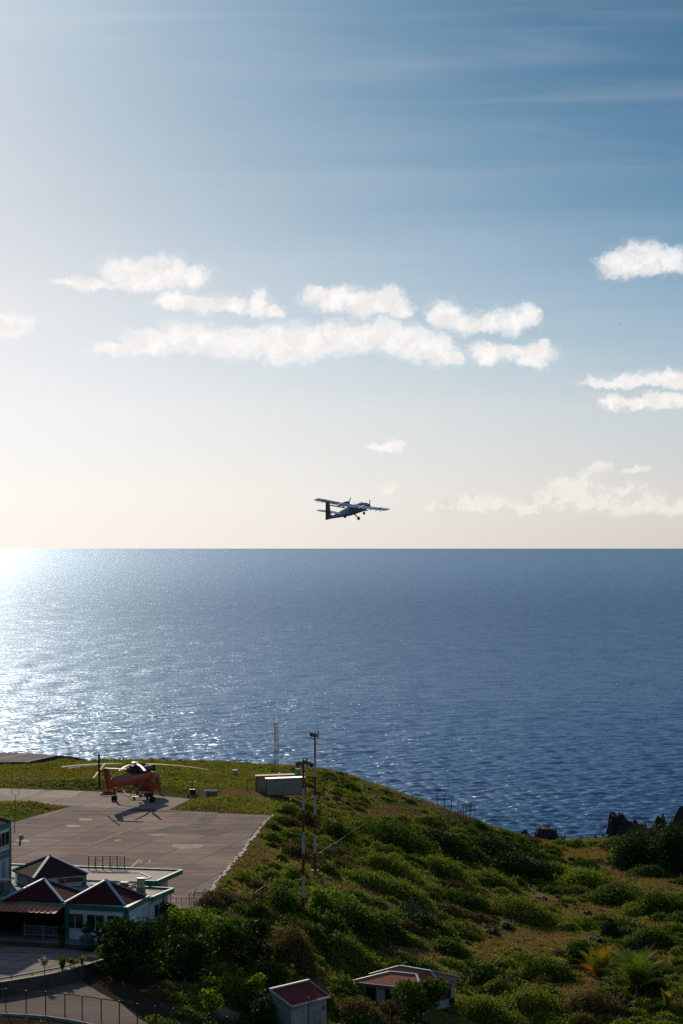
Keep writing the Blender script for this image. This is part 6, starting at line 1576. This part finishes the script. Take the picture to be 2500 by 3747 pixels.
F_g = leafmat('frond_green', (.07, .13, .02), (.10, .18, .025), (.16, .18, .04), .45); F_y = leafmat('frond_yellow', (.18, .16, .02), (.22, .18, .025), (.26, .15, .03), .45); F_o = leafmat('frond_orange', (.40, .11, .02), (.42, .14, .025), (.4, .16, .04), .45)
palm(2195, 3598, 152, 'young palm with yellow and orange fronds among green ones', 61, [F_g, F_g, F_y, F_y, F_o], 24, .10, 1.0, 1.05)
palm(2330, 3662, 214, 'larger green palm with shaggy drooping lower fronds', 62, [F_g, F_g, F_g, F_g, F_y], 30, .24, 1.0, .85)
palm(2443, 3728, 108, 'small ragged palm with an orange frond at the right edge', 63, [F_g, F_y, F_o], 12, .4, 1.1, .4)
palm(366, 3470, 98, 'small arching palm in front of the terminal windows', 64, [F_g, F_y, F_g], 14, .45, 1.0, .5)
# columnar cactus
g = ground(1512, 3362); e = empty('cactus', g, 0, 'cluster of tall pale columnar cactus stems on the slope', 'cactus'); rg = np.random.default_rng(8)
for i in range(24):
    m_ = MB(); x_ = rg.uniform(-1.9, 1.9); y_ = rg.uniform(-.8, .8); h = rg.uniform(1.2, 2.3)*(1.1-.12*abs(x_)); m_.tube([(x_*.75, y_, -.5), (x_*.95, y_, h*.6), (x_, y_+rg.uniform(-.1, .1), h)], [.085, .085, .06], 7); m_.build('stem', mat('cactus_skin', (.13, .14, .07), .8, var=.25, scale=6), e)
# ------------------------------------------------------------------ rocks
import bmesh
rockm = mat('volcanic_rock', (.034, .027, .026), .95, var=.22, scale=1.3, bump=1.0, bscale=2.5)
rockd = mat('black_lava_rock', (.020, .016, .015), .95, var=.25, scale=2.5, bump=1.0, bscale=4)
def rock(loc, w_, d_, h_, seed, name='rock', label=None, m=rockm, group='jagged shore rocks', prof=None, sub=4):
    """boulder whose crest follows a ragged profile along x; steep broken sides, bedded layers"""
    bm = bmesh.new(); bmesh.ops.create_icosphere(bm, subdivisions=sub, radius=1.0)
    pr = prof or [(-1, .25), (-.7, .7), (-.35, .9), (0, .8), (.3, 1), (.65, .6), (1, .3)]
    px_, pz_ = [p[0] for p in pr], [p[1] for p in pr]
    for v in bm.verts:
        p = v.co.copy(); q = p*1.5+Vector((seed*7.3, seed*3.1, 0))
        n1 = mnoise.fractal(q, .9, 2.1, 5); n2 = mnoise.noise(Vector((q.x*3.4, q.y*3.4, q.z*1.2))); n3 = abs(mnoise.noise(q*2.3))
        rr_ = min(1.0, math.hypot(p.x, p.y)); top = (1-rr_**5)
        k = (1.0+.30*n1-.22*n3)
        x_ = math.copysign(abs(p.x)**.85, p.x)*k; y_ = math.copysign(abs(p.y)**.85, p.y)*k
        zt = float(np.interp(x_+.10*n2, px_, pz_))
        z_ = (zt*h_*(.35+.65*p.z**.5)*(1+.16*n1+.10*n2-.12*n3)) if p.z > 0 else p.z*1.3
        v.co = Vector((x_*w_/2, y_*d_/2, z_))
    me = bpy.data.meshes.new(name); bm.to_mesh(me); bm.free(); me.materials.append(m)
    o = bpy.data.objects.new(name, me); C.objects.link(o); o.location = loc
    if label: tag(o, label, 'rock', group)
    return o
PR = {1: [(-1,.1),(-.6,.5),(-.42,.9),(-.32,1.05),(-.18,.8),(.05,.95),(.22,.72),(.36,.92),(.5,.55),(1,.08)], 6: [(-1,.35),(-.9,.9),(-.6,1.08),(-.3,.95),(.1,.72),(.4,.80),(.7,.55),(1,.3)], 7: [(-1,.6),(-.5,.9),(0,.7),(.5,.95),(1,.4)], 10: [(-1,.3),(-.6,.5),(-.3,.75),(0,1.0),(.5,1.1),(1,1)], 0: [(-1,.2),(-.2,.6),(.3,1),(.7,.8),(1,.2)]}
for i, (a, b, c, d, lab) in enumerate([(1910,3074,52,36,'small dark jagged rock at the left end of the cove'), (2004,3096,108,78,'pointed grey rock with a ragged crest at the cove'), (2062,3090,22,30,'small black pinnacle rock right of the pointed one'), (2112,3094,80,28,'low dark reef rock in the middle of the cove'),
   (2168,3092,70,32,'low black reef rock beside a flat boulder'), (2215,3090,70,30,'flat dark boulder below the tallest rock'), (2296,3082,104,108,'tallest dark rock stack with a rounded head at the right'), (2345,3080,50,80,'dark shoulder rock right of the tallest stack'), (2225,3086,50,36,'sloping brown rock left of the tallest stack'),
   (2418,3046,44,66,'round topped dark rock behind the headland bushes'), (2482,3052,84,88,'large dark rock cut by the right picture edge'), (2060,3110,90,16,'low rubble rock at the foot of the pointed rock')]):
    p = at(a, b, 1.5); s = FP/p.y; top_z = HC-(b-d-HZ)/FP*p.y; rock((p.x, p.y+1.0, -.6), c/s*1.45, c/s*.9+2.0, top_z+.75, i+1, label=lab, prof=PR.get(i))
for i, (a, b, c, d, lab) in enumerate([(1800,3422,60,28,'black lava outcrop at the left of the bare terrace'), (1850,3400,60,26,'black lava outcrop in the shaded hollow'), (2020,3150,50,14,'dark boulder on the slope above the cove'), (2090,3148,40,12,'small dark boulder beside the dry slope'),
   (2150,3350,50,18,'dark boulder ridge beside the wide olive mound'), (2180,3460,90,36,'black lava mound behind the palms'), (2270,3700,120,50,'black lava mound under the palms'), (2230,3180,44,10,'low dark rock on the edge of the dry field'), (1980,3290,70,16,'dark boulders strewn above the olive mound'), (1190,2925,40,14,'pale topped boulder on the bank right of the masts')]):
    p = ground(a, b); s = FP/p.y; rock((p.x, p.y+.8, p.z-.2), c/s, c/s, d/s*1.1, 40+i, label=lab, m=rockd, group='dark boulders on the slope')
# small stones: too many to count
x, y, z, px, py, r_ = scatter(16000, 77)
q = allowed(x, y) & ((px > 1650) & (py > 3090) | (px > 1100) & (py < 3000)) & (fbm(x/6, y/8, 3, 5) > .18); x, y, z = x[q][:900], y[q][:900], z[q][:900]
base = np.array([(1,0,0),(-1,0,0),(0,1,0),(0,-1,0),(0,0,1),(0,0,-1)], float); fc = np.array([(0,2,4),(2,1,4),(1,3,4),(3,0,4),(2,0,5),(1,2,5),(3,1,5),(0,3,5)])
n_ = len(x); sz = r_.uniform(.12, .45, (n_, 1, 1)); V_ = base[None]*sz*r_.uniform(.6, 1.3, (n_, 6, 1))*np.array([1, 1, .7])+np.stack([x, y, z+.05], 1)[:, None]
F_ = (fc[None]+np.arange(n_)[:, None, None]*6).reshape(-1, 3); tag(link('stones', npmesh('stones', V_.reshape(-1, 3), F_, rockd)), 'scattered dark stones on the slopes', 'stones', kind='stuff')
